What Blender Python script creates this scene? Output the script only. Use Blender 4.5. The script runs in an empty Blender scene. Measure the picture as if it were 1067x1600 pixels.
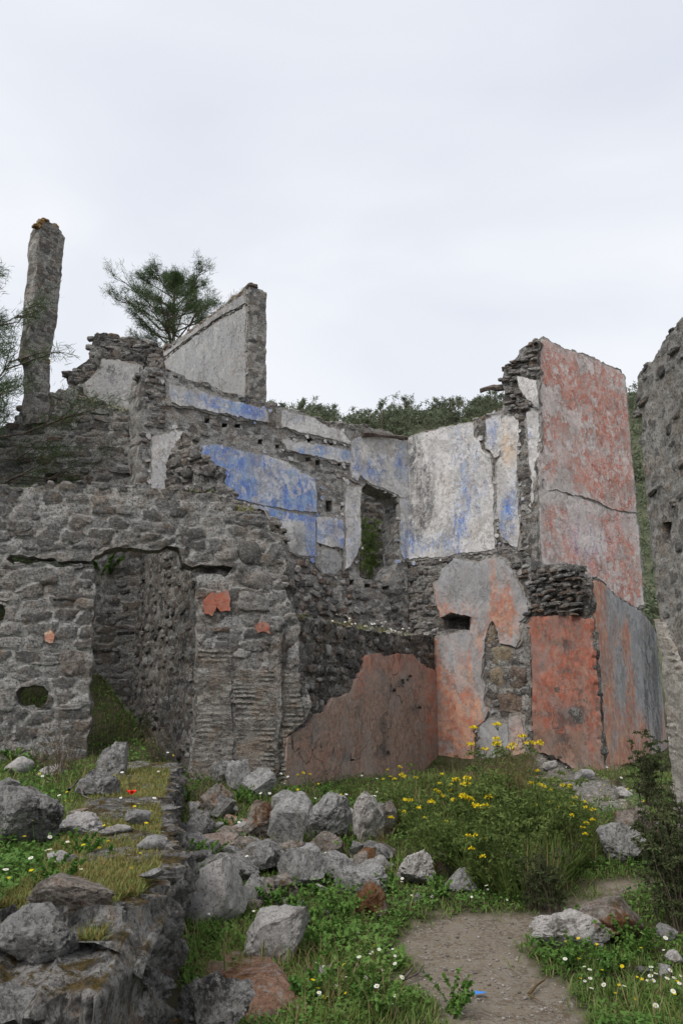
import bpy, bmesh, math, random
import numpy as np
from mathutils import Vector, Matrix
from mathutils.geometry import delaunay_2d_cdt

random.seed(7)
RNG = np.random.default_rng(7)
SC = bpy.context.scene
COL = SC.collection

# ------------------------------------------------------------------ camera
F = 1244.4
PITCH = math.radians(13.4)
EYE = np.array([0.0, 0.0, 1.6])
cd = bpy.data.cameras.new("camera")
cam = bpy.data.objects.new("camera", cd)
COL.objects.link(cam)
cam.location = EYE
cam.rotation_euler = (math.pi / 2 + PITCH, 0, 0)
cd.sensor_fit = 'VERTICAL'
cd.sensor_height = 36.0
cd.sensor_width = 24.0
cd.lens = 28.0
cd.clip_start = 0.05
cd.clip_end = 2000
SC.camera = cam
SC.render.resolution_x, SC.render.resolution_y = 682, 1024

# ------------------------------------------------------------------ world, sun, exposure
W = bpy.data.worlds.new("World")
SC.world = W
W.use_nodes = True
wn, wl = W.node_tree.nodes, W.node_tree.links
wn.clear()
w_out = wn.new('ShaderNodeOutputWorld')
w_bg = wn.new('ShaderNodeBackground')
w_sky = wn.new('ShaderNodeTexSky')
w_sky.sky_type = 'NISHITA'
w_sky.sun_disc = False
SUN_EL, SUN_AZ = math.radians(52), math.radians(-140)     # azimuth from +Y, clockwise
w_sky.sun_elevation = SUN_EL
w_sky.sun_rotation = SUN_AZ
w_mix = wn.new('ShaderNodeMix'); w_mix.data_type = 'RGBA'
w_noise = wn.new('ShaderNodeTexNoise')
w_noise.inputs['Scale'].default_value = 1.6
w_noise.inputs['Detail'].default_value = 4
w_noise.inputs['Roughness'].default_value = 0.45
w_noise.inputs['Distortion'].default_value = 0.6
w_tc = wn.new('ShaderNodeTexCoord')
w_map = wn.new('ShaderNodeMapping'); w_map.inputs['Scale'].default_value = (1, 1, 2.2)
w_ramp = wn.new('ShaderNodeValToRGB')
w_ramp.color_ramp.elements[0].position = 0.36
w_ramp.color_ramp.elements[1].position = 0.64
w_ramp.color_ramp.elements[0].color = (4.72, 4.94, 5.48, 1)
w_ramp.color_ramp.elements[1].color = (5.80, 5.92, 6.16, 1)
wl.new(w_tc.outputs['Generated'], w_map.inputs[0])
wl.new(w_map.outputs[0], w_noise.inputs['Vector'])
wl.new(w_noise.outputs['Fac'], w_ramp.inputs[0])
w_mix.inputs[0].default_value = 0.93
wl.new(w_sky.outputs[0], w_mix.inputs[6])
wl.new(w_ramp.outputs[0], w_mix.inputs[7])
wl.new(w_mix.outputs[2], w_bg.inputs['Color'])
w_bg.inputs['Strength'].default_value = 0.1
wl.new(w_bg.outputs[0], w_out.inputs[0])

sd = bpy.data.lights.new("sun", 'SUN')
sd.energy = 1.5
sd.angle = math.radians(32)
sd.color = (1.0, 0.965, 0.92)
sun = bpy.data.objects.new("sun", sd)
COL.objects.link(sun)
sdir = Vector((math.sin(SUN_AZ) * math.cos(SUN_EL), math.cos(SUN_AZ) * math.cos(SUN_EL), math.sin(SUN_EL)))
sun.rotation_euler = (-sdir).to_track_quat('-Z', 'Y').to_euler()
sun.location = (0, 0, 30)
SC.view_settings.view_transform = 'Standard'
SC.view_settings.look = 'None'
SC.view_settings.exposure = 0.72
SC.view_settings.gamma = 1.0
SC.view_settings.use_curve_mapping = False
SC.cycles.max_bounces = 6
SC.cycles.diffuse_bounces = 4

# ------------------------------------------------------------------ picture <-> place
CP, SP = math.cos(PITCH), math.sin(PITCH)
def ray(px, py):
    xc = (px - 533.5) / F
    yc = -(py - 800) / F
    return np.array([xc, CP - yc * SP, SP + yc * CP])
def P(px, py, Y):
    d = ray(px, py)
    return EYE + d * (Y / d[1])
def project(p):
    q = np.asarray(p, float) - EYE
    fwd = q[..., 1] * CP + q[..., 2] * SP
    up = -q[..., 1] * SP + q[..., 2] * CP
    fwd = np.where(np.abs(fwd) < 1e-4, 1e-4, fwd)
    return np.stack([533.5 + F * q[..., 0] / fwd, 800 - F * up / fwd], -1)

# ------------------------------------------------------------------ noise
def _hash(ix, iy, iz, seed):
    h = (ix.astype(np.int64) * 374761393 + iy.astype(np.int64) * 668265263 + iz.astype(np.int64) * 2147483647 + seed * 974634777) & 0xFFFFFFFF
    h = ((h ^ (h >> 13)) * 1274126177) & 0xFFFFFFFF
    h = ((h ^ (h >> 16)) * 2246822519) & 0xFFFFFFFF
    return ((h ^ (h >> 15)) & 0xFFFFFF) / float(0xFFFFFF)
def vnoise(p, seed=0):
    p = np.asarray(p, float)
    if p.shape[-1] == 2:
        p = np.concatenate([p, np.zeros(p.shape[:-1] + (1,))], -1)
    i = np.floor(p).astype(np.int64)
    f = p - i
    f = f * f * (3 - 2 * f)
    r = 0
    for dx in (0, 1):
        wx = f[..., 0] if dx else 1 - f[..., 0]
        for dy in (0, 1):
            wy = f[..., 1] if dy else 1 - f[..., 1]
            for dz in (0, 1):
                wz = f[..., 2] if dz else 1 - f[..., 2]
                r = r + wx * wy * wz * _hash(i[..., 0] + dx, i[..., 1] + dy, i[..., 2] + dz, seed)
    return r * 2 - 1
def fbm(p, octv=4, seed=0, gain=0.5):
    p = np.asarray(p, float)
    r, a, n = 0, 1.0, 0
    for o in range(octv):
        r = r + a * vnoise(p, seed + o * 17)
        n += a
        a *= gain
        p = p * 2.03 + 11.7
    return r / n

# ------------------------------------------------------------------ objects
def tag(o, label=None, cat=None, group=None, kind=None):
    if label: o['label'] = label
    if cat: o['category'] = cat
    if group: o['group'] = group
    if kind: o['kind'] = kind
    return o
def empty(name, loc=(0, 0, 0), rz=0.0):
    o = bpy.data.objects.new(name, None)
    o.empty_display_size = 0.2
    COL.objects.link(o)
    o.location = loc
    o.rotation_euler = (0, 0, rz)
    return o
def mesh_obj(name, V, Fc, mats, parent=None, smooth=True, sharp=None, midx=None, link=True):
    me = bpy.data.meshes.new(name)
    V = np.asarray(V, float)
    if isinstance(Fc, np.ndarray):
        nf, k = Fc.shape
        me.vertices.add(len(V)); me.vertices.foreach_set('co', V.ravel())
        me.loops.add(nf * k); me.loops.foreach_set('vertex_index', Fc.ravel().astype(np.int32))
        me.polygons.add(nf); me.polygons.foreach_set('loop_start', np.arange(0, nf * k, k, dtype=np.int32))
        me.update(calc_edges=True)
    else:
        me.from_pydata(V.tolist(), [], [list(map(int, f)) for f in Fc])
    for m in (mats if isinstance(mats, (list, tuple)) else [mats]):
        me.materials.append(m)
    if midx is not None:
        me.polygons.foreach_set('material_index', np.asarray(midx, np.int32))
    me.polygons.foreach_set('use_smooth', [smooth] * len(me.polygons))
    if sharp:
        me.set_sharp_from_angle(angle=math.radians(sharp))
    me.update()
    if not link:
        return me
    o = bpy.data.objects.new(name, me)
    COL.objects.link(o)
    if parent: o.parent = parent
    return o
def vattr(me, name, arr):
    a = me.attributes.new(name, 'FLOAT_COLOR', 'POINT')
    arr = np.asarray(arr, float)
    if arr.shape[1] == 3:
        arr = np.concatenate([arr, np.ones((len(arr), 1))], 1)
    a.data.foreach_set('color', arr.ravel())

# ------------------------------------------------------------------ material toolkit
class NT:
    def __init__(s, name):
        s.m = bpy.data.materials.new(name)
        s.m.use_nodes = True
        s.n, s.l = s.m.node_tree.nodes, s.m.node_tree.links
        s.n.clear()
        s.out = s.n.new('ShaderNodeOutputMaterial')
        s.b = s.n.new('ShaderNodeBsdfPrincipled')
        s.b.inputs['Roughness'].default_value = 0.92
        s.b.inputs['Specular IOR Level'].default_value = 0.15
        s.l.new(s.b.outputs[0], s.out.inputs[0])
        s.pos = s.n.new('ShaderNodeNewGeometry').outputs['Position']
    def set(s, node_in, v):
        if hasattr(v, 'links'): s.l.new(v, node_in)
        else: node_in.default_value = v
    def scale(s, vec, sc):
        n = s.n.new('ShaderNodeMapping'); n.inputs['Scale'].default_value = sc
        s.l.new(vec, n.inputs[0]); return n.outputs[0]
    def noise(s, scale, detail=4, rough=0.55, vec=None, dist=0.0):
        n = s.n.new('ShaderNodeTexNoise')
        n.inputs['Scale'].default_value = scale; n.inputs['Detail'].default_value = detail
        n.inputs['Roughness'].default_value = rough; n.inputs['Distortion'].default_value = dist
        s.l.new(vec if vec is not None else s.pos, n.inputs['Vector']); return n.outputs['Fac']
    def vor(s, scale, feature='F1', vec=None, out='Distance', rnd=1.0):
        n = s.n.new('ShaderNodeTexVoronoi'); n.feature = feature
        n.inputs['Scale'].default_value = scale; n.inputs['Randomness'].default_value = rnd
        s.l.new(vec if vec is not None else s.pos, n.inputs['Vector']); return n.outputs[out]
    def wave(s, scale, dist, dscale=1.0, vec=None, direction='Z'):
        n = s.n.new('ShaderNodeTexWave'); n.bands_direction = direction
        n.inputs['Scale'].default_value = scale; n.inputs['Distortion'].default_value = dist
        n.inputs['Detail'].default_value = 3; n.inputs['Detail Scale'].default_value = dscale
        s.l.new(vec if vec is not None else s.pos, n.inputs['Vector']); return n.outputs['Fac']
    def math(s, op, a, b=0.0, clamp=False):
        n = s.n.new('ShaderNodeMath'); n.operation = op; n.use_clamp = clamp
        s.set(n.inputs[0], a); s.set(n.inputs[1], b); return n.outputs[0]
    def rng(s, v, a, b, c=0.0, d=1.0):
        n = s.n.new('ShaderNodeMapRange'); n.interpolation_type = 'SMOOTHSTEP'
        s.set(n.inputs[0], v)
        for i, x in enumerate((a, b, c, d)): n.inputs[i + 1].default_value = x
        return n.outputs[0]
    def mix(s, f, a, b, mode='MIX'):
        n = s.n.new('ShaderNodeMix'); n.data_type = 'RGBA'; n.blend_type = mode
        s.set(n.inputs[0], f)
        for i, x in ((6, a), (7, b)):
            if hasattr(x, 'links'): s.l.new(x, n.inputs[i])
            else: n.inputs[i].default_value = tuple(x) + (1,)
        return n.outputs[2]
    def attr(s, name):
        n = s.n.new('ShaderNodeAttribute'); n.attribute_name = name
        sp = s.n.new('ShaderNodeSeparateColor'); s.l.new(n.outputs['Color'], sp.inputs[0])
        return sp.outputs, n.outputs['Color']
    def objrand(s):
        return s.n.new('ShaderNodeObjectInfo').outputs['Random']
    def normal_z(s):
        g = s.n.new('ShaderNodeNewGeometry')
        x = s.n.new('ShaderNodeSeparateXYZ'); s.l.new(g.outputs['Normal'], x.inputs[0]); return x.outputs[2]
    def bump(s, h, strength=0.6, dist=0.03, prev=None):
        n = s.n.new('ShaderNodeBump'); n.inputs['Strength'].default_value = strength
        n.inputs['Distance'].default_value = dist
        s.l.new(h, n.inputs['Height'])
        if prev is not None: s.l.new(prev, n.inputs['Normal'])
        return n.outputs[0]
    def done(s, color, normal=None, rough=None):
        s.set(s.b.inputs['Base Color'], color if hasattr(color, 'links') else tuple(color) + (1,))
        if normal is not None: s.l.new(normal, s.b.inputs['Normal'])
        if rough is not None: s.b.inputs['Roughness'].default_value = rough
        return s.m

def rubble_mat(name, light, mid, dark, stain=0.5, comb=0.0, warm=0.25, obj_vary=False, bump=1.0, lich=0.3, moss=0.0, drip=0):
    t = NT(name)
    n1 = t.noise(1.7, 8, 0.72)
    n2 = t.noise(8.5, 9, 0.78)
    n3 = t.noise(38, 6, 0.8)
    c = t.mix(t.rng(n2, 0.44, 0.56), mid, light)
    if not obj_vary:
        (k_, m_, q_), _ = t.attr('cell')
        sc = t.mix(t.rng(k_, 0.15, 0.75), tuple(x * 1.7 for x in dark), mid)
        sc = t.mix(t.rng(k_, 0.72, 0.98), sc, light)
        sc = t.mix(t.math('MULTIPLY', t.rng(q_, 0.74, 0.98), 0.42), sc, (0.22, 0.16, 0.12))
        sc = t.mix(t.rng(n3, 0.45, 0.54), t.mix(0.55, sc, dark), sc)
        vis = t.rng(t.math('ADD', m_, t.math('MULTIPLY', t.math('SUBTRACT', n2, 0.5), 1.6)), 0.40, 0.62)
        c = t.mix(vis, c, sc)
    c = t.mix(t.math('MULTIPLY', t.rng(t.noise(3.1, 7, 0.7, dist=0.5), 0.50, 0.58), warm), c, (0.36, 0.26, 0.18))
    if obj_vary:
        r = t.objrand()
        c = t.mix(t.math('MULTIPLY', t.rng(r, 0.72, 0.98), 0.45), c, (0.26, 0.18, 0.13))
        c = t.mix(t.rng(r, 0.34, 0.02), c, tuple(x * 1.9 for x in dark))
        c = t.mix(t.math('MULTIPLY', t.rng(t.math('FRACT', t.math('MULTIPLY', r, 7.31)), 0.70, 1.0), 0.6), c, tuple(min(1, x * 1.35) for x in light))
    st = t.math('ADD', t.math('MULTIPLY', n1, 0.6), t.math('MULTIPLY', n2, 0.4))
    th = 0.40 + 0.13 * stain
    c = t.mix(t.math('MULTIPLY', t.rng(st, th + 0.05, th - 0.06), min(0.95, 0.55 + stain * 0.5)), c, dark)
    c = t.mix(t.math('MULTIPLY', t.rng(n3, 0.475, 0.43), 0.62), c, tuple(x * 0.9 for x in dark))
    c = t.mix(t.math('MULTIPLY', t.rng(t.noise(19, 8, 0.82), 0.53, 0.565), lich), c, (0.50, 0.485, 0.45))
    c = t.mix(t.math('MULTIPLY', t.rng(t.noise(4.1, 8, 0.75, dist=0.8), 0.575, 0.61), 0.7 * lich), c, (0.38, 0.20, 0.06))
    if moss:
        mz = t.math('MULTIPLY', t.rng(t.normal_z(), 0.45, 0.95), t.rng(t.noise(4.5, 8, 0.75), 0.60 - 0.22 * moss, 0.68 - 0.22 * moss))
        c = t.mix(mz, c, t.mix(t.rng(n3, .4, .6), (0.06, 0.05, 0.018), (0.17, 0.115, 0.045)))
    h = t.math('ADD', t.math('MULTIPLY', n2, 1.0), t.math('MULTIPLY', n3, 0.45))
    nr = t.bump(h, 1.0 * bump, 0.07)
    if drip:
        dv = t.noise(13, 7, 0.72, vec=t.scale(t.pos, (1, 1, 0.32)), dist=0.3)
        nr = t.bump(dv, 1.0, 0.10, nr)
        c = t.mix(t.math('MULTIPLY', t.rng(dv, 0.46, 0.38), 0.7), c, dark)
    if comb:
        wx = t.n.new('ShaderNodeTexNoise'); wx.inputs['Scale'].default_value = 2.2; wx.inputs['Detail'].default_value = 5
        t.l.new(t.pos, wx.inputs['Vector'])
        va = t.n.new('ShaderNodeVectorMath'); va.operation = 'ADD'
        t.l.new(t.pos, va.inputs[0]); t.l.new(t.scale(wx.outputs['Color'], (0.3, 0.3, 0.42)), va.inputs[1])
        wv = t.noise(3.2, 5, 0.65, vec=t.scale(va.outputs[0], (1.1, 1.1, 6.5)))
        nr = t.bump(wv, min(1, comb * 1.1), 0.09, nr)
        c = t.mix(t.math('MULTIPLY', t.rng(wv, 0.47, 0.37), 0.55 * comb), c, dark)
    return t.done(c, nr)

def plaster_mat(name, base=(0.70, 0.675, 0.65), blue=(0.085, 0.185, 0.53), red=(0.47, 0.125, 0.075), gray=(0.35, 0.355, 0.36),
                cream=(0.66, 0.50, 0.36), brown=(0.24, 0.15, 0.11), streak=0.4, wear=0.5, speck=0.5, crack=0.3):
    t = NT(name)
    (b_, r_, d_), _ = t.attr('tint')
    (c_, g_, w_), _ = t.attr('tint2')
    sv = t.scale(t.pos, (1, 1, 0.13))
    nb = t.noise(3.0, 9, 0.78)
    nf = t.noise(14, 8, 0.82)
    nx = t.noise(34, 6, 0.85)
    ns = t.noise(8.0, 8, 0.78, vec=sv)
    nz = t.math('ADD', t.math('MULTIPLY', ns, streak), t.math('MULTIPLY', nb, 1 - streak))
    nz = t.math('ADD', t.math('MULTIPLY', nz, 0.45), t.math('ADD', t.math('MULTIPLY', nf, 0.33), t.math('MULTIPLY', nx, 0.22)))
    nz = t.math('ADD', t.math('MULTIPLY', t.math('SUBTRACT', nz, 0.5), 1.7), 0.5)
    def mask(ch, amp, lo=0.36, hi=0.66):
        v = t.math('ADD', ch, t.math('MULTIPLY', t.math('SUBTRACT', nz, 0.5), amp))
        return t.rng(v, lo, hi)
    c = t.mix(t.rng(nb, 0.45, 0.55), tuple(x * 0.74 for x in base), base)
    c = t.mix(mask(g_, 2.6, .3, .75), c, gray)
    c = t.mix(mask(c_, 2.0, 0.3, 0.75), c, cream)
    c = t.mix(mask(w_, 2.4, .3, .75), c, t.mix(t.rng(nf, 0.45, 0.54), brown, tuple(x * 1.6 for x in brown)))
    rc = t.mix(t.rng(t.noise(6, 8, 0.78), 0.44, 0.56), red, (min(1, red[0] * 1.2), red[1] * 1.9, red[2] * 2.2))
    c = t.mix(t.math('MULTIPLY', mask(r_, 4.2, 0.34, 0.70), 0.88), c, rc)
    bc = t.mix(t.rng(t.noise(5, 8, 0.78, vec=t.scale(t.pos, (1, 1, 0.5))), 0.44, 0.56), blue, (blue[0] * 2.8, blue[1] * 2.0, blue[2] * 1.12))
    c = t.mix(t.math('MULTIPLY', mask(b_, 4.0, 0.32, 0.72), 0.90), c, bc)
    c = t.mix(t.math('MULTIPLY', mask(d_, 4.0, 0.38, 0.72), 0.85), c, (0.075, 0.075, 0.075))
    # crisp flaking: clusters where the wash has come off down to the lime coat
    fa = t.noise(6.0, 12, 0.70, dist=0.25, vec=t.scale(t.pos, (1, 1, 0.75)))
    fb = t.noise(1.3, 5, 0.6)
    fl = t.rng(t.math('ADD', fa, t.math('MULTIPLY', t.math('SUBTRACT', fb, 0.5), 0.9)), 0.545, 0.557)
    fl2 = t.rng(t.math('ADD', t.noise(17, 10, 0.72), t.math('MULTIPLY', t.math('SUBTRACT', fa, 0.5), 0.7)), 0.575, 0.59)
    flk = t.math('MAXIMUM', fl, fl2)
    c = t.mix(t.math('MULTIPLY', flk, min(1.0, 0.45 + wear * 0.6)), c, t.mix(t.rng(nf, .46, .54), tuple(x * .82 for x in base), tuple(min(1, x * 1.12) for x in base)))
    dk = t.rng(t.math('ADD', t.noise(11, 11, 0.72), t.math('MULTIPLY', t.math('SUBTRACT', t.noise(1.9, 4, .6), 0.5), 0.6)), 0.415, 0.40)
    c = t.mix(t.math('MULTIPLY', dk, 0.5 * min(1, speck + .2)), c, (0.15, 0.135, 0.12))
    # worn flecks: paler where the wash has flaked, darker where pitted
    wv = t.math('MULTIPLY', t.rng(nf, 0.535, 0.565), wear)
    c = t.mix(wv, c, tuple(min(1, x * 1.02) for x in base))
    c = t.mix(t.math('MULTIPLY', t.rng(t.noise(5.5, 10, 0.84, dist=0.4, vec=t.scale(t.pos, (1, 1, 0.6))), 0.515, 0.545), wear * 0.95), c, tuple(x * 0.93 for x in base))
    c = t.mix(t.math('MULTIPLY', t.rng(t.noise(6.5, 10, 0.85), 0.455, 0.42), 0.6 * speck), c, (0.27, 0.25, 0.235))
    c = t.mix(t.math('MULTIPLY', t.rng(t.noise(24, 7, 0.85), 0.55, 0.58), speck), c, (0.17, 0.155, 0.14))
    c = t.mix(t.math('MULTIPLY', t.rng(t.noise(1.6, 9, 0.76, dist=0.6), 0.50, 0.57), 0.42), c, (0.31, 0.285, 0.265))
    pv = t.n.new('ShaderNodeVectorMath'); pv.operation = 'ADD'
    nn = t.n.new('ShaderNodeTexNoise'); nn.inputs['Scale'].default_value = 4; nn.inputs['Detail'].default_value = 5
    t.l.new(t.pos, nn.inputs['Vector'])
    t.l.new(t.pos, pv.inputs[0]); t.l.new(t.scale(nn.outputs['Color'], (0.35, 0.35, 0.35)), pv.inputs[1])
    ed = t.vor(1.5, 'DISTANCE_TO_EDGE', vec=pv.outputs[0])
    ck = t.math('MULTIPLY', t.math('MULTIPLY', t.rng(ed, 0.012, 0.003), t.rng(t.noise(0.9, 3), 0.5, 0.62)), crack)
    c = t.mix(ck, c, (0.06, 0.055, 0.05))
    h = t.math('ADD', t.math('MULTIPLY', nf, 0.7), t.math('MULTIPLY', nx, 0.25))
    h = t.math('SUBTRACT', h, t.math('MULTIPLY', ck, 0.8))
    h = t.math('SUBTRACT', h, t.math('ADD', t.math('MULTIPLY', flk, 0.35), t.math('MULTIPLY', dk, 0.5)))
    return t.done(c, t.bump(h, 0.75, 0.03))

M = {}
M['rubble'] = rubble_mat('rubble_grey', (0.50, 0.48, 0.45), (0.32, 0.305, 0.285), (0.075, 0.071, 0.066), 0.32, 0.3, 0.25)
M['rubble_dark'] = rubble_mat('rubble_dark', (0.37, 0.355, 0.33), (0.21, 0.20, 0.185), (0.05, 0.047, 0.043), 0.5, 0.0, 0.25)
M['rubble_comb'] = rubble_mat('mortar_combed', (0.46, 0.43, 0.385), (0.29, 0.265, 0.235), (0.08, 0.073, 0.065), 0.2, 0.95, 0.5)
M['rubble_pale'] = rubble_mat('mortar_pale', (0.60, 0.575, 0.53), (0.42, 0.40, 0.365), (0.11, 0.105, 0.097), 0.25, 0.6, 0.3)
M['mortar'] = rubble_mat('mortar_grey', (0.60, 0.585, 0.555), (0.41, 0.398, 0.375), (0.10, 0.096, 0.09), 0.3, 0.45, 0.3)
M['stone'] = rubble_mat('stone_mixed', (0.44, 0.425, 0.40), (0.26, 0.25, 0.235), (0.068, 0.065, 0.06), 0.3, 0, 0.15, True)
M['stone_dark'] = rubble_mat('stone_dark', (0.30, 0.29, 0.275), (0.165, 0.158, 0.15), (0.045, 0.043, 0.041), 0.42, 0, 0.12, True)
M['stone_pale'] = rubble_mat('stone_pale', (0.46, 0.44, 0.42), (0.30, 0.285, 0.265), (0.10, 0.095, 0.09), 0.25, 0, 0.25, True)
M['stone_ochre'] = rubble_mat('stone_ochre', (0.40, 0.33, 0.23), (0.28, 0.225, 0.155), (0.09, 0.075, 0.06), 0.25, 0, 0.3)
M['stone_lichen'] = rubble_mat('stone_orange_lichen', (.42, .26, .10), (.26, .16, .075), (.08, .06, .045), .2, 0, .3)
M['stone_brown'] = rubble_mat('stone_brown', (0.24, 0.18, 0.145), (0.15, 0.11, 0.09), (0.06, 0.05, 0.045), 0.3, 0, 0.3)
M['low_wall'] = rubble_mat('low_wall_mortar', (0.38, 0.37, 0.35), (0.21, 0.20, 0.19), (0.05, 0.047, 0.044), 0.4, 0.0, 0.12, moss=0.6, drip=1)
M['undercoat'] = rubble_mat('render_undercoat', (0.47, 0.45, 0.42), (0.34, 0.325, 0.30), (0.12, 0.11, 0.10), 0.2, 0.3, 0.3)
M['mortar_cream'] = rubble_mat('mortar_cream', (.74, .69, .61), (.58, .53, .46), (.20, .18, .155), .12, .8, .2)
M['plaster'] = plaster_mat('plaster_limewash')
M['plaster_blue'] = plaster_mat('plaster_blue_wash', blue=(0.075, 0.175, 0.53), wear=0.28, speck=0.25, streak=0.3)
M['plaster_streak'] = plaster_mat('plaster_streaked', streak=0.8)
M['plaster_red'] = plaster_mat('plaster_red_wash', base=(0.68, 0.62, 0.59), streak=0.45, wear=0.6, speck=0.4, blue=(0.27, 0.25, 0.45))
M['plaster_low'] = plaster_mat('plaster_grey_coral', base=(0.44, 0.44, 0.445), red=(0.56, 0.19, 0.10), streak=0.75, wear=0.15, speck=0.4)
M['plaster_brick'] = plaster_mat('plaster_brick_red', base=(0.42, 0.27, 0.21), red=(0.44, 0.11, 0.062), streak=0.15, wear=0.25, speck=0.7, crack=0.6)
M['plaster_brown'] = plaster_mat('plaster_brown_patch', base=(0.44, 0.325, 0.265), red=(0.45, 0.15, 0.09), brown=(0.25, 0.165, 0.125), streak=0.12, wear=0.35, speck=0.9, crack=0.9)
M['plaster_panel_grey'] = plaster_mat('plaster_grey_wall', base=(0.50, 0.485, 0.46), streak=0.4, wear=0.4, speck=0.8)

# ------------------------------------------------------------------ polygons
def inpoly(p, poly):
    p = np.asarray(p, float); poly = np.asarray(poly, float)
    x, y = p[:, 0], p[:, 1]
    r = np.zeros(len(p), bool)
    j = len(poly) - 1
    for i in range(len(poly)):
        xi, yi = poly[i]; xj, yj = poly[j]
        if yi != yj:
            r ^= ((yi > y) != (yj > y)) & (x < (xj - xi) * (y - yi) / (yj - yi) + xi)
        j = i
    return r
def roughen(poly, step, amp, seed):
    out = []
    poly = np.asarray(poly, float)
    for i in range(len(poly)):
        a, b = poly[i], poly[(i + 1) % len(poly)]
        n = max(1, int(np.linalg.norm(b - a) / step))
        for k in range(n):
            out.append(a + (b - a) * (k / n))
    out = np.array(out)
    if amp:
        q = np.concatenate([out * 3.1, np.full((len(out), 1), seed * 1.37)], 1)
        hi = np.concatenate([out * 14, np.full((len(out), 1), seed * 2.1)], 1)
        off = np.stack([fbm(q, 4, seed) * 1.2 + fbm(hi, 3, seed + 3, .7) * 1.2, fbm(q, 4, seed + 50) * 1.2 + fbm(hi, 3, seed + 9, .7) * 1.2], 1)
        out = out + off * amp
    return out
_sheet = [0]
def sheet(outline, holes, spacing, nf, nb, relief, rough, step, back=True, ks=1, side_jit=0.0):
    """ragged slab in wall coordinates: returns V (u, n, v), tris, quads"""
    _sheet[0] += 1
    sd_ = _sheet[0] * 7
    loops = [roughen(outline, step, rough, sd_)] + [roughen(h, step * 0.6, min(rough, 0.02), sd_ + 3 + i) for i, h in enumerate(holes)]
    bnd = np.concatenate(loops)
    lo, hi = loops[0].min(0), loops[0].max(0)
    gx = np.arange(lo[0], hi[0], spacing); gy = np.arange(lo[1], hi[1], spacing)
    g = np.stack(np.meshgrid(gx, gy), -1).reshape(-1, 2)
    g = g + RNG.uniform(-0.32, 0.32, g.shape) * spacing
    g = g[inpoly(g, loops[0])]
    for l in loops[1:]: g = g[~inpoly(g, l)]
    if len(g):
        md = np.full(len(g), 1e9)
        for i in range(0, len(bnd), 128):
            md = np.minimum(md, ((g[:, None, :] - bnd[None, i:i + 128, :]) ** 2).sum(-1).min(1))
        g = g[md > (spacing * 0.5) ** 2]
    pts = np.concatenate([bnd, g])
    edges, o = [], 0
    for l in loops:
        n = len(l)
        edges += [(o + i, o + (i + 1) % n) for i in range(n)]
        o += n
    r = delaunay_2d_cdt([Vector(p) for p in pts], edges, [], 0, 1e-5)
    v2 = np.array([tuple(v) for v in r[0]])
    tr = np.array([f for f in r[2] if len(f) == 3])
    c = v2[tr].mean(1)
    keep = inpoly(c, loops[0])
    for l in loops[1:]: keep &= ~inpoly(c, l)
    tr = tr[keep]
    used = np.unique(tr)
    mp = -np.ones(len(v2), int); mp[used] = np.arange(len(used))
    v2 = v2[used]; tr = mp[tr]
    a_, b_, c_ = v2[tr[:, 0]], v2[tr[:, 1]], v2[tr[:, 2]]
    cr = (b_[:, 0] - a_[:, 0]) * (c_[:, 1] - a_[:, 1]) - (b_[:, 1] - a_[:, 1]) * (c_[:, 0] - a_[:, 0])
    tr[cr < 0] = tr[cr < 0][:, ::-1]
    N = len(v2)
    dn = relief(v2) if relief else np.zeros(N)
    V = [np.stack([v2[:, 0], nf + dn, v2[:, 1]], 1)]
    T = [tr]; Q = []
    e = np.concatenate([tr[:, [0, 1]], tr[:, [1, 2]], tr[:, [2, 0]]])
    key = {tuple(x) for x in map(tuple, e)}
    be = np.array([x for x in key if (x[1], x[0]) not in key])
    bv = np.unique(be)
    prev = {int(b): int(b) for b in bv}
    base = N
    for k in range(1, ks + 1):
        f = k / ks
        off = np.zeros((len(bv), 2))
        if side_jit and k < ks + 1:
            q = np.concatenate([v2[bv] * 5, np.full((len(bv), 1), f * 3 + sd_)], 1)
            off = np.stack([fbm(q, 2, 5), fbm(q, 2, 99)], 1) * side_jit
        nn = (nf + dn[bv]) * (1 - f) + nb * f
        V.append(np.stack([v2[bv, 0] + off[:, 0], nn, v2[bv, 1] + off[:, 1]], 1))
        cur = {int(b): base + i for i, b in enumerate(bv)}
        Q.append(np.array([(prev[int(a)], cur[int(a)], cur[int(b)], prev[int(b)]) for a, b in be]))
        prev = cur; base += len(bv)
    if back:
        V.append(np.stack([v2[:, 0], np.full(N, nb), v2[:, 1]], 1))
        rt = tr[:, ::-1].copy() + base
        bm_ = {int(b) + base: prev[int(b)] for b in bv}
        rt = np.vectorize(lambda i: bm_.get(int(i), int(i)))(rt)
        T.append(rt)
    V = np.concatenate(V)
    Tt = np.concatenate(T)
    qs = np.concatenate(Q)
    tri = np.concatenate([Tt, qs[:, [0, 1, 2]], qs[:, [0, 2, 3]]])
    return V, tri

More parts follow.
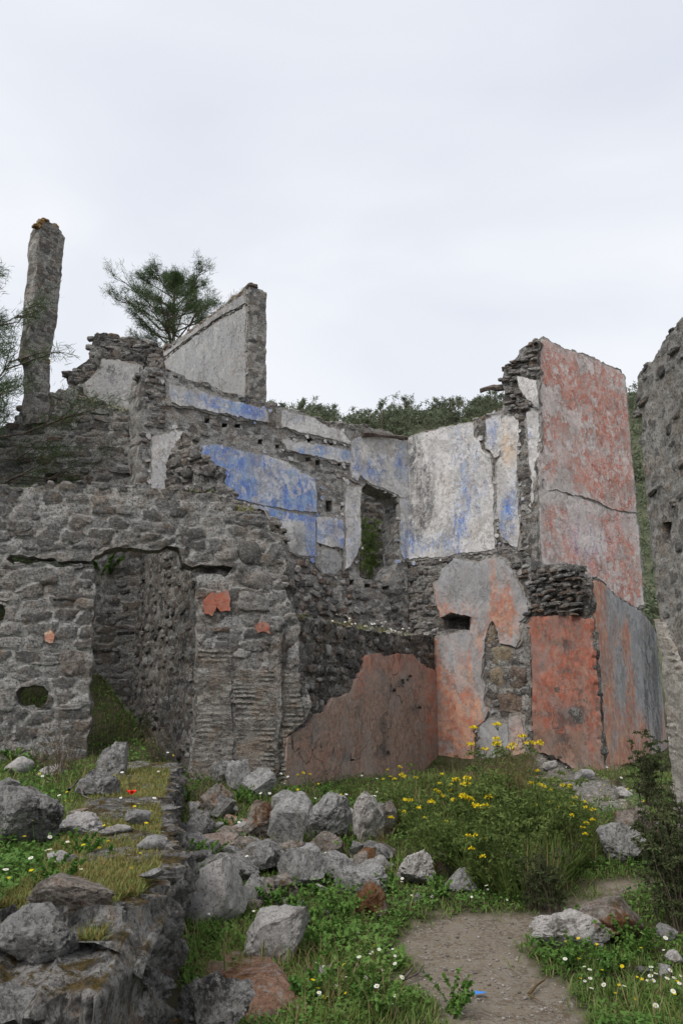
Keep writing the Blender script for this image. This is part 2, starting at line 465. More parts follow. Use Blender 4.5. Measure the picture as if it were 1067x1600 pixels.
# ------------------------------------------------------------------ stone pool
_pool = {}
def stone_meshes(key, name='stone'):
    k = (key, name)
    if k not in _pool:
        ms = []
        for i in range(12):
            bm = bmesh.new()
            bmesh.ops.create_icosphere(bm, subdivisions=3, radius=1.0)
            V = np.array([v.co[:] for v in bm.verts])
            bm.verts.ensure_lookup_table()
            Fc = np.array([[v.index for v in f.verts] for f in bm.faces])
            bm.free()
            p = 3.0 + (i % 4) * 1.2
            V = V / (np.abs(V) ** p).sum(1, keepdims=True) ** (1 / p)
            V = V + 0.26 * np.stack([vnoise(V * 1.7 + i * 9.1, 1), vnoise(V * 1.7 + i * 9.1, 2), vnoise(V * 1.7 + i * 9.1, 3)], 1)
            V = V + 0.10 * np.stack([fbm(V * 3.6 + i * 3.1, 3, 11), fbm(V * 3.6 + i * 3.1, 3, 12), fbm(V * 3.6 + i * 3.1, 3, 13)], 1)
            V = V / (V.max(0) - V.min(0))
            V -= (V.max(0) + V.min(0)) / 2
            ms.append(mesh_obj(name, V, Fc, M[key], link=False, smooth=True, sharp=48))
        _pool[k] = ms
    return _pool[k]

def blobs(px, lst):
    r = np.zeros(len(px))
    for (x, y, rx, ry, s) in lst:
        r += 0.98 * s * np.exp(-(((px[:, 0] - x) / (rx * 1.4)) ** 2 + ((px[:, 1] - y) / (ry * 1.4)) ** 2))
    return np.clip(r, 0, 1.2)

class Wall:
    """a vertical ruined wall through two plan points; local x runs along it, -y faces the viewer"""
    def __init__(s, name, label, A, B, thick=0.5, cat='wall', group=None):
        a, b = P(*A), P(*B)
        s.A = np.array([a[0], a[1]]); s.B = np.array([b[0], b[1]])
        d = s.B - s.A
        s.d = d / np.linalg.norm(d)
        s.nrm = np.array([s.d[1], -s.d[0]])
        s.thick = thick
        s.root = empty(name, (s.A[0], s.A[1], 0), math.atan2(s.d[1], s.d[0]))
        tag(s.root, label, cat, group)
        s.excl = []
        s.count = {}
    def uv(s, px, py, n=0.0):
        r = ray(px, py)
        o = EYE[:2] - (s.A + s.nrm * n)
        t = -np.dot(o, s.nrm) / np.dot(r[:2], s.nrm)
        p = EYE + r * t
        return np.array([np.dot(p[:2] - s.A, s.d), p[2]])
    def poly(s, pts, n=0.0):
        return np.array([s.uv(x, y, n) for x, y in pts])
    def world(s, V):
        V = np.asarray(V, float)
        xy = s.A + V[:, :1] * s.d + V[:, 1:2] * s.nrm
        return np.concatenate([xy, V[:, 2:3]], 1)
    def cells(s, q, size, sd_):
        w = np.concatenate([q * 2.3, np.full((len(q), 1), sd_)], 1)
        q = q + 0.07 * np.stack([fbm(w, 3, sd_ + 1), fbm(w, 3, sd_ + 2)], 1)
        p = q / np.array(size)
        i0 = np.floor(p).astype(np.int64)
        f1 = np.full(len(p), 9.); f2 = np.full(len(p), 9.); idv = np.zeros(len(p)); id2 = np.zeros(len(p))
        for dx in (-2, -1, 0, 1, 2):
            for dy in (-1, 0, 1):
                cx, cy = i0[:, 0] + dx, i0[:, 1] + dy
                zz = np.zeros_like(cx)
                jx = .5 + .75 * (_hash(cx, cy, zz, sd_) - .5) + .5 * _hash(zz, cy, zz, sd_ + 9)
                jy = .5 + .45 * (_hash(cx, cy, zz, sd_ + 3) - .5)
                ddx, ddy = cx + jx - p[:, 0], cy + jy - p[:, 1]
                d = (np.abs(ddx) ** 2.6 + np.abs(ddy * 1.1) ** 2.6) ** (1 / 2.6)
                n1 = d < f1
                f2 = np.where(n1, f1, np.minimum(f2, d)); f1 = np.where(n1, d, f1)
                idv = np.where(n1, _hash(cx, cy, zz, sd_ + 5), idv); id2 = np.where(n1, _hash(cx, cy, zz, sd_ + 7), id2)
        return idv, smooth(f2 - f1, .05, .24), id2
    def core(s, outline, holes=(), mat='rubble', spacing=0.06, relief=0.03, rough=0.035, n=0.0, name='masonry', ks=6, thick=None, cell=(.26, .15), show=.9, fine=1.0):
        spacing = spacing * .62
        ol = s.poly(outline, n); hs = [s.poly(h, n) for h in holes]
        sd_ = len(s.root.name) + int(abs(s.A[0]) * 100)
        def rel(q):
            qq = np.concatenate([q, np.full((len(q), 1), sd_)], 1)
            a, m, b = s.cells(q, cell, sd_)
            r1 = fbm(qq * 2.4, 3, sd_) * 0.7
            r3 = fbm(qq * np.array([13, 17, 1]), 3, sd_ + 8) * 0.5
            r4 = m * (.5 + 1.1 * b) * 1.3 * show - 1.0
            return np.minimum((r1 + r3 + r4) * relief * .9, 0.014)
        V, T = sheet(ol, hs, spacing, n, n - (thick or s.thick), rel, rough, 0.07, True, ks, 0.035)
        L = V.copy(); L[:, 1] = -V[:, 1]
        o = mesh_obj(name, L, T, M[mat], s.root, True, 42)
        a, m, b = s.cells(np.stack([V[:, 0] + (V[:, 1] - n), V[:, 2]], 1), cell, sd_)
        vattr(o.data, 'cell', np.stack([a, m * min(1.0, show + .22), b], 1))
        s.ol = ol; s.holes = hs; s.n = n
        return o
    def plaster(s, outline, mat='plaster', proud=0.035, holes=(), tint=None, n=0.0, spacing=0.075, rough=0.03, name='plaster_panel', label=None, relief=0.006, step=0.035, under=True, comb=0.0):
        ol = s.poly(outline, n); hs = [s.poly(h, n) for h in holes]
        if under and name == 'plaster_panel':
            ce = ol.mean(0); ex_ = np.maximum(ol.max(0) - ol.min(0), .15)
            ob_ = ce + (ol - ce) * (1 + .09 / ex_)
            Vu, Tu = sheet(ob_, [], .10, n + proud * .45, n - .06, lambda q: fbm(np.concatenate([q * 5, np.ones((len(q), 1))], 1), 3, 9) * .008, .05, .05, False, 1, .004)
            Lu = Vu.copy(); Lu[:, 1] = -Vu[:, 1]
            mesh_obj('render_coat', Lu, Tu, M['undercoat'], s.root, True, 35)
        sd_ = int(abs(outline[0][0]) + abs(outline[0][1]))
        def rel(q):
            return fbm(np.concatenate([q * 1.6, np.full((len(q), 1), sd_)], 1), 3, sd_) * relief * 2 + vnoise(q * 9, sd_) * relief * 0.6 + (comb * np.sin(q[:, 1] * 6.283 / .062 + 5.5 * fbm(np.concatenate([q * np.array([1.6, 3.0]), np.full((len(q), 1), sd_)], 1), 3, sd_ + 4)) * (.6 + .8 * vnoise(q * 3.1, sd_ + 6)) if comb else 0)
        V, T = sheet(ol, hs, spacing, n + proud, n - 0.05, rel, rough, step, False, 1, 0.004)
        px = project(s.world(V))
        L = V.copy(); L[:, 1] = -V[:, 1]
        o = mesh_obj(name, L, T, M[mat], s.root, True, 35)
        tint = tint or {}
        g = lambda k: blobs(px, [(b if len(b) == 5 else None) for b in tint.get(k, [])]) if k in tint else np.zeros(len(px))
        vattr(o.data, 'tint', np.stack([g('blue'), g('red'), g('dark')], 1))
        vattr(o.data, 'tint2', np.stack([g('cream'), g('gray'), g('brown')], 1))
        s.excl.append(ol)
        if under and name == 'plaster_panel':
            per_ = roughen(ol, .16, 0, 1); ce = ol.mean(0)
            for p_ in per_:
                if random.random() > .30: continue
                dr_ = (p_ - ce) / (np.linalg.norm(p_ - ce) + 1e-6)
                c_ = p_ + dr_ * random.uniform(.05, .16)
                if not inpoly(c_[None], s.ol)[0] or any(inpoly(c_[None], e)[0] for e in s.excl): continue
                r_ = random.uniform(.02, .06)
                an_ = np.linspace(0, 2 * math.pi, 9)[:-1]
                f_ = c_ + np.stack([np.cos(an_), np.sin(an_)], 1) * (r_ * RNG.uniform(.6, 1.3, (8, 1)))
                Vf = np.concatenate([np.stack([f_[:, 0], np.full(8, -(n + .026)), f_[:, 1]], 1), np.stack([f_[:, 0], np.full(8, -(n - .05)), f_[:, 1]], 1)])
                Ff = [tuple(range(8))] + [(k, k + 8, (k + 1) % 8 + 8, (k + 1) % 8) for k in range(8)]
                fo_ = mesh_obj('plaster_fragment', Vf, Ff, M[mat], s.root, False)
                t0_ = np.zeros((16, 3)); j_ = int(np.argmin(((V[:, [0, 2]] - c_) ** 2).sum(1)))
                tv = np.stack([g('blue'), g('red'), g('dark')], 1)[j_]; tw = np.stack([g('cream'), g('gray'), g('brown')], 1)[j_]
                vattr(fo_.data, 'tint', t0_ + tv); vattr(fo_.data, 'tint2', t0_ + tw)
        if label: o['label'] = label
        return o
    def stone_at(s, u, v, w, h, dep, n, mat, rot=0.0, name='stone'):
        k = s.count.get(name, 0)
        if k >= 300: return None
        s.count[name] = k + 1
        me = random.choice(stone_meshes(mat, name))
        o = bpy.data.objects.new(name, me)
        o.location = (u, -n, v)
        o.scale = (w, dep, h)
        o.rotation_euler = (random.uniform(-.12, .12), rot, random.uniform(-.12, .12))
        COL.objects.link(o)
        o.parent = s.root
        return o
    def stone_px(s, x, y, wpx, hpx, mat, n=None, rot=0.0, dep=0.2, proud=0.045, name='stone'):
        n = s.n if n is None else n
        c = s.uv(x, y, n)
        w = abs(s.uv(x + wpx / 2, y, n)[0] - s.uv(x - wpx / 2, y, n)[0])
        h = abs(s.uv(x, y + hpx / 2, n)[1] - s.uv(x, y - hpx / 2, n)[1])
        return s.stone_at(c[0], c[1], w, h, dep, n + proud - dep / 2, mat, rot, name)
    def stones(s, region, wr=(.14, .38), hr=(.09, .2), keep=0.75, mats=('stone',), proud=(0.0, 0.05), excl=(), gap=0.012, jit=0.03, tilt=0.1, name='stone', limit=300):
        n = s.n
        rg = s.poly(region, n)
        ex = list(s.excl) + [s.poly(e, n) for e in excl] + list(s.holes)
        lo, hi = rg.min(0), rg.max(0)
        v = lo[1]; cand = []
        while v < hi[1]:
            h = random.uniform(*hr)
            u = lo[0] - random.uniform(0, wr[1])
            while u < hi[0]:
                w = random.uniform(*wr) * (0.6 if random.random() < .25 else 1)
                cand.append((u + w / 2, v + h / 2 + random.uniform(-jit, jit), w - gap, h * random.uniform(.75, 1.15) - gap))
                u += w
            v += h
        c = np.array(cand)
        ok = inpoly(c[:, :2], rg) & inpoly(c[:, :2], s.ol)
        for sx, sy in ((.38, 0), (-.38, 0), (0, .4), (0, -.4)):
            q = c[:, :2] + c[:, 2:4] * np.array([sx, sy])
            ok &= inpoly(q, s.ol)
            for e in ex: ok &= ~inpoly(q, e)
        ok &= RNG.uniform(size=len(c)) < keep
        c = c[ok]
        if len(c) > limit: c = c[RNG.choice(len(c), limit, replace=False)]
        for u, v, w, h in c:
            dep = max(0.1, min(w, h) * 0.9)
            pr = random.uniform(*proud)
            s.stone_at(u, v, w, h, dep, n + pr - dep / 2, random.choice(mats), random.gauss(0, tilt), name)
    def coping(s, mats=('stone',), size=(.12, .3), every=0.11, keep=.9, minv=None, name='coping_stone', urange=None):
        ol = roughen(s.ol, 0.08, 0, 1)
        d = np.roll(ol, -1, 0) - ol
        area = np.sum(ol[:, 0] * np.roll(ol[:, 1], -1) - np.roll(ol[:, 0], -1) * ol[:, 1])
        out = np.stack([d[:, 1], -d[:, 0]], 1) * (1 if area > 0 else -1)
        out /= np.linalg.norm(out, axis=1, keepdims=True) + 1e-9
        last = np.array([99., 99.])
        for p, o_ in zip(ol, out):
            if o_[1] < 0.25: continue
            if minv is not None and p[1] < minv: continue
            if urange and not (urange[0] < p[0] < urange[1]): continue
            if np.linalg.norm(p - last) < every: continue
            last = p
            for kk in range(2):
                if random.random() > keep: continue
                w = random.uniform(*size)
                nn = s.n - (0.04 + w * .2 if kk == 0 else random.uniform(.12, s.thick * .8))
                h = w * random.uniform(.4, .75)
                s.stone_at(p[0] + random.uniform(-.05, .05), p[1] + random.uniform(-.07, .02), w, h, w * random.uniform(.7, 1.1), nn, random.choice(mats), random.gauss(0, .2), name)

exec_order = []

# ------------------------------------------------------------------ terrain
_cp = [(-0.8, 3, 0), (0.9, 3, 0), (3, 3, 0), (-.9, 4.5, 0), (0.9, 4.5, 0), (2.6, 4.5, .02), (4.5, 5, .12), (-1.0, 6, .1), (0.3, 6.5, .05),
       (1, 6.7, .05), (2.5, 7, .12), (3.2, 8.5, .27), (4.6, 8.5, .35), (-1.2, 8, .3), (0, 8.5, .28), (1.5, 8.5, .2), (-1.6, 9.5, .5), (-1.3, 10.4, .64),
       (1.2, 11, .30), (3.6, 10.2, .42), (6, 12, .6), (9, 12, .8), (14, 10, 1), (2.0, 20, .5), (8, 20, 1.2), (-1, 14, .5), (-3, 18, 1.2), (14, 20, 1.5), (-6, 3, 0), (-6, 9, .5), (14, 3, .2)]
for a in ((450, 1225, 10.9), (560, 1212, 13), (680, 1192, 15.4), (750, 1205, 14.9), (828, 1222, 14.2), (830, 1155, 14.75), (925, 1200, 13.2), (1040, 1168, 16.8), (1005, 1196, 14.6), (985, 1216, 13.2), (1030, 1215, 12.5), (960, 1255, 11), (900, 1225, 12)):
    p = P(*a); _cp.append((p[0], p[1], p[2]))
_cp = np.array(_cp)
def _tk(r2): return np.where(r2 > 1e-12, r2 * np.log(np.maximum(r2, 1e-12)), 0.0)
_n = len(_cp)
_A = np.zeros((_n + 3, _n + 3))
_A[:_n, :_n] = _tk(((_cp[:, None, :2] - _cp[None, :, :2]) ** 2).sum(-1)) + np.eye(_n) * 0.25
_A[:_n, _n] = 1; _A[:_n, _n + 1:] = _cp[:, :2]
_A[_n:, :_n] = _A[:_n, _n:].T
_wt = np.linalg.solve(_A, np.concatenate([_cp[:, 2], np.zeros(3)]))
def smooth(x, a, b):
    t = np.clip((x - a) / (b - a), 0, 1); return t * t * (3 - 2 * t)
def z_right(x, y):
    sh = x.shape; x = x.ravel(); y = y.ravel()
    xc, yc = np.clip(x, -8, 14), np.clip(y, 2, 22)
    q = np.stack([xc, yc], 1)
    r = np.zeros(len(q))
    for i in range(0, len(q), 20000):
        k = q[i:i + 20000]
        r[i:i + 20000] = _tk(((k[:, None] - _cp[None, :, :2]) ** 2).sum(-1)) @ _wt[:_n] + _wt[_n] + k @ _wt[_n + 1:]
    return r.reshape(sh)
LINE_Y = np.array([0, 3.0, 3.3, 4.45, 6.6, 9.7, 10.6, 15, 30]); LINE_X = np.array([-0.78, -0.80, -0.87, -0.90, -1.37, -1.93, -1.95, -4.2, -6])
def ground_z(x, y, bumps=True):
    x = np.asarray(x, float); y = np.asarray(y, float)
    zr = z_right(x, y)
    zl = np.interp(y, [1, 3.5, 5.7, 9.7, 10.3, 14, 17, 30], [.68, .71, .75, .87, .95, 2.1, 2.6, 3.2])
    lx = np.interp(y, LINE_Y, LINE_X)
    t = smooth(lx - x, 0.12, 0.5)
    t = t * smooth(y, 3.0, 3.35)
    z = zr * (1 - t) + zl * t
    far = smooth(y, 22, 34)
    z = z * (1 - far) + 2.0 * far
    if bumps:
        q = np.stack([x, y], -1)
        z = z + 0.035 * fbm(q * 1.3, 3, 4) + 0.012 * fbm(q * 6, 3, 8)
    return z
def hit(px, py, plane=None):
    d = ray(px, py)
    if plane is not None:
        t = (plane - EYE[2]) / d[2]; return EYE + d * t
    Y = np.arange(2.2, 30, 0.02)
    pts = EYE + d[None, :] * (Y / d[1])[:, None]
    g = ground_z(pts[:, 0], pts[:, 1], False)
    k = np.argmax(pts[:, 2] < g)
    return pts[k]

PATH1 = [(655, 1432), (700, 1428), (790, 1430), (838, 1426), (880, 1408), (915, 1400), (940, 1382), (975, 1370), (1015, 1372), (1003, 1398), (965, 1418), (900, 1432), (850, 1452), (812, 1478), (845, 1525), (905, 1570), (960, 1640), (980, 1900), (640, 1900), (690, 1640), (668, 1585), (645, 1545), (640, 1490), (625, 1450)]
SCREE = [(835, 1165), (870, 1185), (930, 1215), (985, 1240), (990, 1262), (940, 1268), (880, 1235), (845, 1205)]
def seg_dist(p, poly):
    p = np.asarray(p, float); r = np.full(len(p), 1e9)
    for i in range(len(poly)):
        a = np.array(poly[i], float); b = np.array(poly[(i + 1) % len(poly)], float)
        ab = b - a
        t = np.clip(((p - a) @ ab) / (ab @ ab), 0, 1)
        r = np.minimum(r, np.linalg.norm(p - (a + t[:, None] * ab), axis=1))
    return r
def to_plan(poly): return np.array([hit(x, min(y, 1640))[:2] if y <= 1640 else hit(x, 1900)[:2] if False else P(x, y, 4.55 - (y - 1600) * 0.006)[:2] for x, y in poly])
PATH_XY = np.array([hit(x, y)[:2] if y <= 1640 else np.array([0.32 if x < 800 else 1.25, 2.6]) for x, y in PATH1])
SCREE_XY = np.array([hit(x, y)[:2] for x, y in SCREE])
def path_mask(x, y, edge=0.10, poly=None):
    poly = PATH_XY if poly is None else poly
    q = np.stack([x, y], -1)
    d = seg_dist(q, poly)
    d = np.where(inpoly(q, poly), d, -d) + 0.24 * fbm(q * 3.5, 4, 21) + 0.08 * vnoise(q * 17, 5)
    return smooth(d, -edge, edge)

def soil_material():
    t = NT('soil_and_path')
    (p_, s_, _g), _ = t.attr('cover')
    nf = t.noise(34, 7, 0.75); nm = t.noise(4, 7, 0.65)
    soil = t.mix(t.rng(nm, 0.35, 0.65), (0.045, 0.05, 0.02), (0.085, 0.075, 0.045))
    dirt = t.mix(t.rng(nm, 0.44, 0.56), (0.17, 0.13, 0.09), (0.25, 0.205, 0.15))
    dirt = t.mix(t.rng(nf, 0.46, 0.56), dirt, (0.27, 0.24, 0.20))
    dirt = t.mix(t.math('MULTIPLY', t.rng(t.noise(70, 4, 0.8), 0.56, 0.66), 0.7), dirt, (0.14, 0.12, 0.10))
    dirt = t.mix(t.math('MULTIPLY', t.rng(t.noise(1.7, 5, 0.7), 0.55, 0.7), 0.5), dirt, (0.20, 0.19, 0.11))
    grit = t.mix(t.rng(t.noise(25, 6, 0.75), 0.4, 0.6), (0.10, 0.095, 0.08), (0.27, 0.255, 0.235))
    c = t.mix(p_, soil, dirt)
    c = t.mix(s_, c, grit)
    h = t.math('ADD', nf, t.math('MULTIPLY', t.noise(90, 3, 0.7), 0.5))
    return t.done(c, t.bump(h, 0.8, 0.03))
M['soil'] = soil_material()
gx = np.concatenate([-np.geomspace(300, 9, 16), np.arange(-8.2, 8.2, 0.09), np.geomspace(9, 300, 16)])
gy = np.concatenate([np.array([-60, -20, -6, -1, 1.0]), np.arange(2.0, 19, 0.09), np.geomspace(19.6, 330, 20)])
GX, GY = np.meshgrid(gx, gy)
GZ = ground_z(GX, GY)
gv = np.stack([GX, GY, GZ], -1).reshape(-1, 3)
ny, nx = GX.shape
ii = (np.arange(ny - 1)[:, None] * nx + np.arange(nx - 1)[None, :]).ravel()
pm = path_mask(gv[:, 0], gv[:, 1])
sm = path_mask(gv[:, 0], gv[:, 1], 0.15, SCREE_XY)
gv[:, 2] += -0.02 * pm + sm * 0.03 * np.abs(vnoise(gv[:, :2] * 9, 3))
g_o = mesh_obj('ground', gv, np.stack([ii, ii + 1, ii + nx + 1, ii + nx], 1), M['soil'])
vattr(g_o.data, 'cover', np.stack([pm, sm, sm * 0], 1))
tag(g_o, 'grassy ground with a trodden dirt path rising towards the ruins', kind='structure')

# ------------------------------------------------------------------ the hill behind
def hill_z(x, y):
    rise = smooth(y, 38, 108)
    top = np.interp(x, [-80, -40, -20, -9, 6, 20, 40, 70, 140], [14, 19, 28, 36.4, 36.8, 38.0, 39.5, 39, 30])
    q = np.stack([x, y], -1)
    return 1.0 + rise * (top + 1.6 * fbm(q * 0.06, 3, 6)) - smooth(y, 115, 170) * 12
hx, hy = np.meshgrid(np.arange(-100, 160, 3.0), np.arange(36, 180, 3.0))
hv = np.stack([hx, hy, hill_z(hx, hy)], -1).reshape(-1, 3)
ii = (np.arange(hx.shape[0] - 1)[:, None] * hx.shape[1] + np.arange(hx.shape[1] - 1)[None, :]).ravel()
t = NT('hill_scrub')
c = t.mix(t.rng(t.noise(0.5, 8, 0.75), 0.4, 0.6), (0.08, 0.095, 0.055), (0.14, 0.145, 0.09))
M['hill'] = t.done(c, t.bump(t.noise(0.9, 6, 0.7), 1, 0.6))
tag(mesh_obj('hill', hv, np.stack([ii, ii + 1, ii + hx.shape[1] + 1, ii + hx.shape[1]], 1), M['hill']), 'scrubby hill rising behind the ruined walls', kind='structure')

# ------------------------------------------------------------------ the ruin, wall by wall
# back wall with the blue plaster
w1 = Wall('ruined_wall', 'long ruined back wall with torn bright blue plaster panels and an empty doorway', (222, 670, 13.1), (637, 780, 16.5), 0.55)
DOOR1 = [(564, 768), (575, 750), (598, 766), (618, 774), (624, 782), (622, 830), (625, 878), (606, 905), (580, 906), (562, 902)]
pit = lambda x, y, w, h: [(x - w * .5, y - h * .1), (x - w * .2, y - h * .5), (x + w * .3, y - h * .4), (x + w * .5, y + h * .1), (x + w * .2, y + h * .5), (x - w * .3, y + h * .4)]
putlog = lambda x, y, w=8, h=8: [(x - w / 2, y - h / 2), (x + w / 2, y - h / 2), (x + w / 2, y + h / 2), (x - w / 2, y + h / 2)]
W1_HOLES = [DOOR1, putlog(515, 790, 9, 16), putlog(536, 794, 7, 12)]
for x, y in ((325, 656), (372, 665), (352, 664), (407, 690), (434, 697), (482, 718), (497, 722), (533, 725), (485, 689), (517, 695), (575, 915), (603, 918), (640, 924), (550, 910)):
    W1_HOLES.append(putlog(x, y, random.uniform(7, 10), random.uniform(6, 9)))
w1.core([(330, 1130), (326, 840), (219, 830), (221, 585), (232, 573), (262, 577), (300, 592), (360, 612), (420, 630), (440, 637), (480, 648), (520, 660), (556, 664), (600, 672), (637, 690), (639, 1120)],
        W1_HOLES, 'mortar', 0.075, 0.022, 0.05, show=.45)
w1.plaster([(263, 600), (282, 603), (310, 611), (345, 622), (390, 634), (414, 641), (418, 660), (398, 657), (350, 648), (300, 637), (266, 630)], 'plaster_blue', tint={'blue': [(330, 630, 50, 14, .62), (395, 645, 25, 12, .75), (275, 612, 20, 10, .4)], 'gray': [(290, 632, 20, 6, .5)]})
w1.plaster([(440, 641), (470, 648), (492, 656), (510, 668), (527, 672), (546, 690), (545, 696), (505, 684), (440, 668)], tint={'blue': [(470, 655, 30, 8, .42)], 'gray': [(500, 672, 30, 10, .4)], 'cream': [(520, 682, 20, 8, .4)]})
w1.plaster([(440, 687), (480, 693), (530, 701), (546, 704), (549, 725), (538, 722), (515, 720), (486, 712), (468, 707), (450, 704)], 'plaster_blue', tint={'blue': [(490, 704, 45, 9, .72), (540, 712, 15, 10, .5)]})
w1.plaster([(312, 697), (330, 694), (350, 700), (385, 708), (425, 715), (445, 722), (462, 733), (478, 742), (491, 748), (494, 801), (455, 797), (420, 791), (385, 784), (350, 778), (330, 770), (318, 735)], 'plaster_blue', tint={'blue': [(345, 712, 40, 22, .95), (400, 755, 45, 28, .75), (460, 772, 35, 28, .95), (430, 782, 60, 14, .7), (365, 765, 25, 20, .7)], 'cream': [(385, 735, 20, 10, .3)]})
w1.plaster([(385, 788), (420, 795), (455, 801), (491, 807), (492, 871), (470, 868), (445, 861), (430, 845), (405, 830)], 'plaster_blue', tint={'blue': [(435, 803, 60, 9, 1.0), (487, 838, 9, 40, .95), (425, 815, 14, 14, .7)], 'gray': [(463, 845, 22, 24, 1.0)], 'dark': [(462, 850, 18, 20, .42)]})
w1.plaster([(494, 808), (512, 809), (535, 812), (537, 856), (512, 852), (494, 848)], 'plaster_blue', tint={'blue': [(515, 822, 26, 12, .85), (533, 846, 8, 10, .9), (500, 842, 9, 8, .5)]})
w1.plaster([(494, 862), (508, 856), (524, 862), (533, 874), (532, 888), (522, 897), (504, 896), (496, 884)], 'plaster_panel_grey', tint={'gray': [(513, 876, 30, 30, 1.0)], 'dark': [(513, 876, 18, 18, .3)]})
w1.plaster([(539, 760), (562, 763), (561, 800), (562, 850), (555, 868), (546, 885), (539, 888)], tint={'blue': [(552, 840, 12, 30, .5), (545, 780, 10, 20, .25)], 'gray': [(548, 872, 10, 12, .6)]})
w1.plaster([(547, 692), (560, 684), (575, 680), (590, 687), (606, 678), (622, 688), (636, 690), (637, 776), (626, 777), (600, 764), (580, 757), (562, 741), (556, 752), (549, 748), (546, 728)], mat='plaster_streak', tint={'blue': [(605, 730, 25, 30, .48), (553, 710, 8, 30, .5), (580, 735, 20, 12, .5), (630, 720, 6, 50, .5)], 'cream': [(580, 700, 22, 14, .45), (610, 705, 8, 16, .4), (560, 725, 6, 15, .4)]})
w1.plaster([(624, 777), (637, 776), (638, 872), (630, 874), (625, 866)], tint={'blue': [(634, 790, 5, 30, .5), (630, 855, 10, 25, .9)]})
w1.plaster([(237, 686), (246, 681), (262, 679), (271, 672), (285, 675), (278, 700), (264, 722), (258, 764), (236, 764)], tint={'cream': [(260, 700, 30, 30, .5)], 'gray': [(250, 735, 12, 30, .45)]})
w1.stones([(262, 578), (430, 632), (545, 690), (560, 760), (540, 890), (440, 890), (300, 760), (240, 680)], (.1, .3), (.06, .13), 0.20, ('stone',), (-.02, .02), tilt=.06)
w1.stones([(440, 862), (540, 880), (560, 905), (560, 1010), (440, 1010)], (.10, .26), (.09, .18), 0.92, ('stone_dark', 'stone_dark', 'stone', 'stone_pale', 'stone_brown'), (.01, .07), tilt=.25)
w1.stones([(560, 905), (637, 900), (637, 1010), (560, 1010)], (.12, .3), (.09, .17), 0.7, ('stone_dark',), (-.01, .04))
w1.stones([(222, 585), (262, 578), (262, 680), (222, 690)], (.1, .24), (.07, .13), 0.75, ('stone', 'stone_dark'), (0, .05))
w1.coping(('stone', 'stone_dark', 'stone_dark'), (.10, .26), .12)

# white plastered side of the room
w2 = Wall('ruined_wall', 'white and pale blue plastered room wall with a vertical slot, topped by rubble', (637, 780, 16.5), (840, 700, 15.0), 0.55)
w2.core([(634, 1130), (636, 690), (660, 680), (700, 668), (740, 657), (765, 646), (784, 640), (788, 612), (783, 588), (790, 570), (805, 563), (818, 545), (836, 531), (841, 533), (846, 1100)], [], 'rubble', 0.085, 0.04, 0.04)
w2.plaster([(639, 685), (665, 677), (700, 668), (742, 660), (741, 680), (748, 690), (752, 703), (764, 710), (768, 728), (771, 765), (774, 858), (735, 863), (690, 869), (639, 874)], 'plaster_streak',
           tint={'blue': [(722, 760, 9, 55, .62), (745, 760, 10, 40, .45), (715, 690, 25, 30, .35), (712, 835, 14, 28, .62), (672, 850, 22, 14, .6), (641, 720, 4, 80, .45), (641, 850, 4, 40, .7)],
                 'dark': [(644, 745, 9, 70, .62), (662, 800, 20, 28, .75), (664, 745, 7, 40, .5), (648, 700, 8, 20, .5)], 'gray': [(665, 765, 26, 80, .55), (755, 790, 12, 50, .3)], 'cream': [(700, 760, 40, 50, .38), (745, 835, 25, 25, .4)]}, spacing=.06)
w2.plaster([(760, 657), (772, 650), (784, 648), (785, 690), (780, 713), (774, 715), (768, 706), (760, 700)], 'plaster_streak', tint={'blue': [(768, 680, 12, 30, .55)], 'gray': [(772, 700, 10, 14, .4)]})
w2.plaster([(785, 652), (800, 651), (810, 655), (809, 700), (807, 745), (810, 800), (812, 838), (808, 857), (800, 855), (792, 846), (783, 838), (778, 800), (775, 725), (783, 712)], 'plaster_streak',
           tint={'blue': [(795, 785, 12, 40, .8), (788, 820, 10, 25, .5)], 'cream': [(793, 700, 14, 40, .75)]}, proud=.03)
w2.plaster([(823, 646), (832, 642), (841, 645), (842, 755), (843, 850), (838, 868), (833, 845), (836, 815), (831, 790), (832, 752), (826, 720)], 'plaster_streak', tint={'blue': [(833, 690, 8, 30, .5)], 'gray': [(836, 800, 10, 30, .4)]})
w2.plaster([(808, 588), (822, 592), (840, 597), (841, 640), (831, 632), (817, 618)], 'plaster', tint={'cream': [(828, 612, 20, 20, .4)], 'gray': [(820, 600, 14, 12, .4)]}, proud=.05)
w2.stones([(785, 565), (838, 531), (840, 600), (836, 645), (785, 640)], (.12, .30), (.05, .10), 0.97, ('stone', 'stone_brown', 'stone_dark', 'stone'), (.0, .12), tilt=.08)
w2.stones([(637, 874), (840, 850), (842, 1000), (637, 1000)], (.1, .28), (.07, .14), 0.55, ('stone_dark', 'stone'), (-.01, .05))
w2.stones([(810, 645), (832, 645), (835, 860), (810, 860)], (.1, .2), (.08, .14), 0.9, ('stone', 'stone_pale'), (-.03, .02))
w2.coping(('stone', 'stone_brown'), (.10, .26), .12)

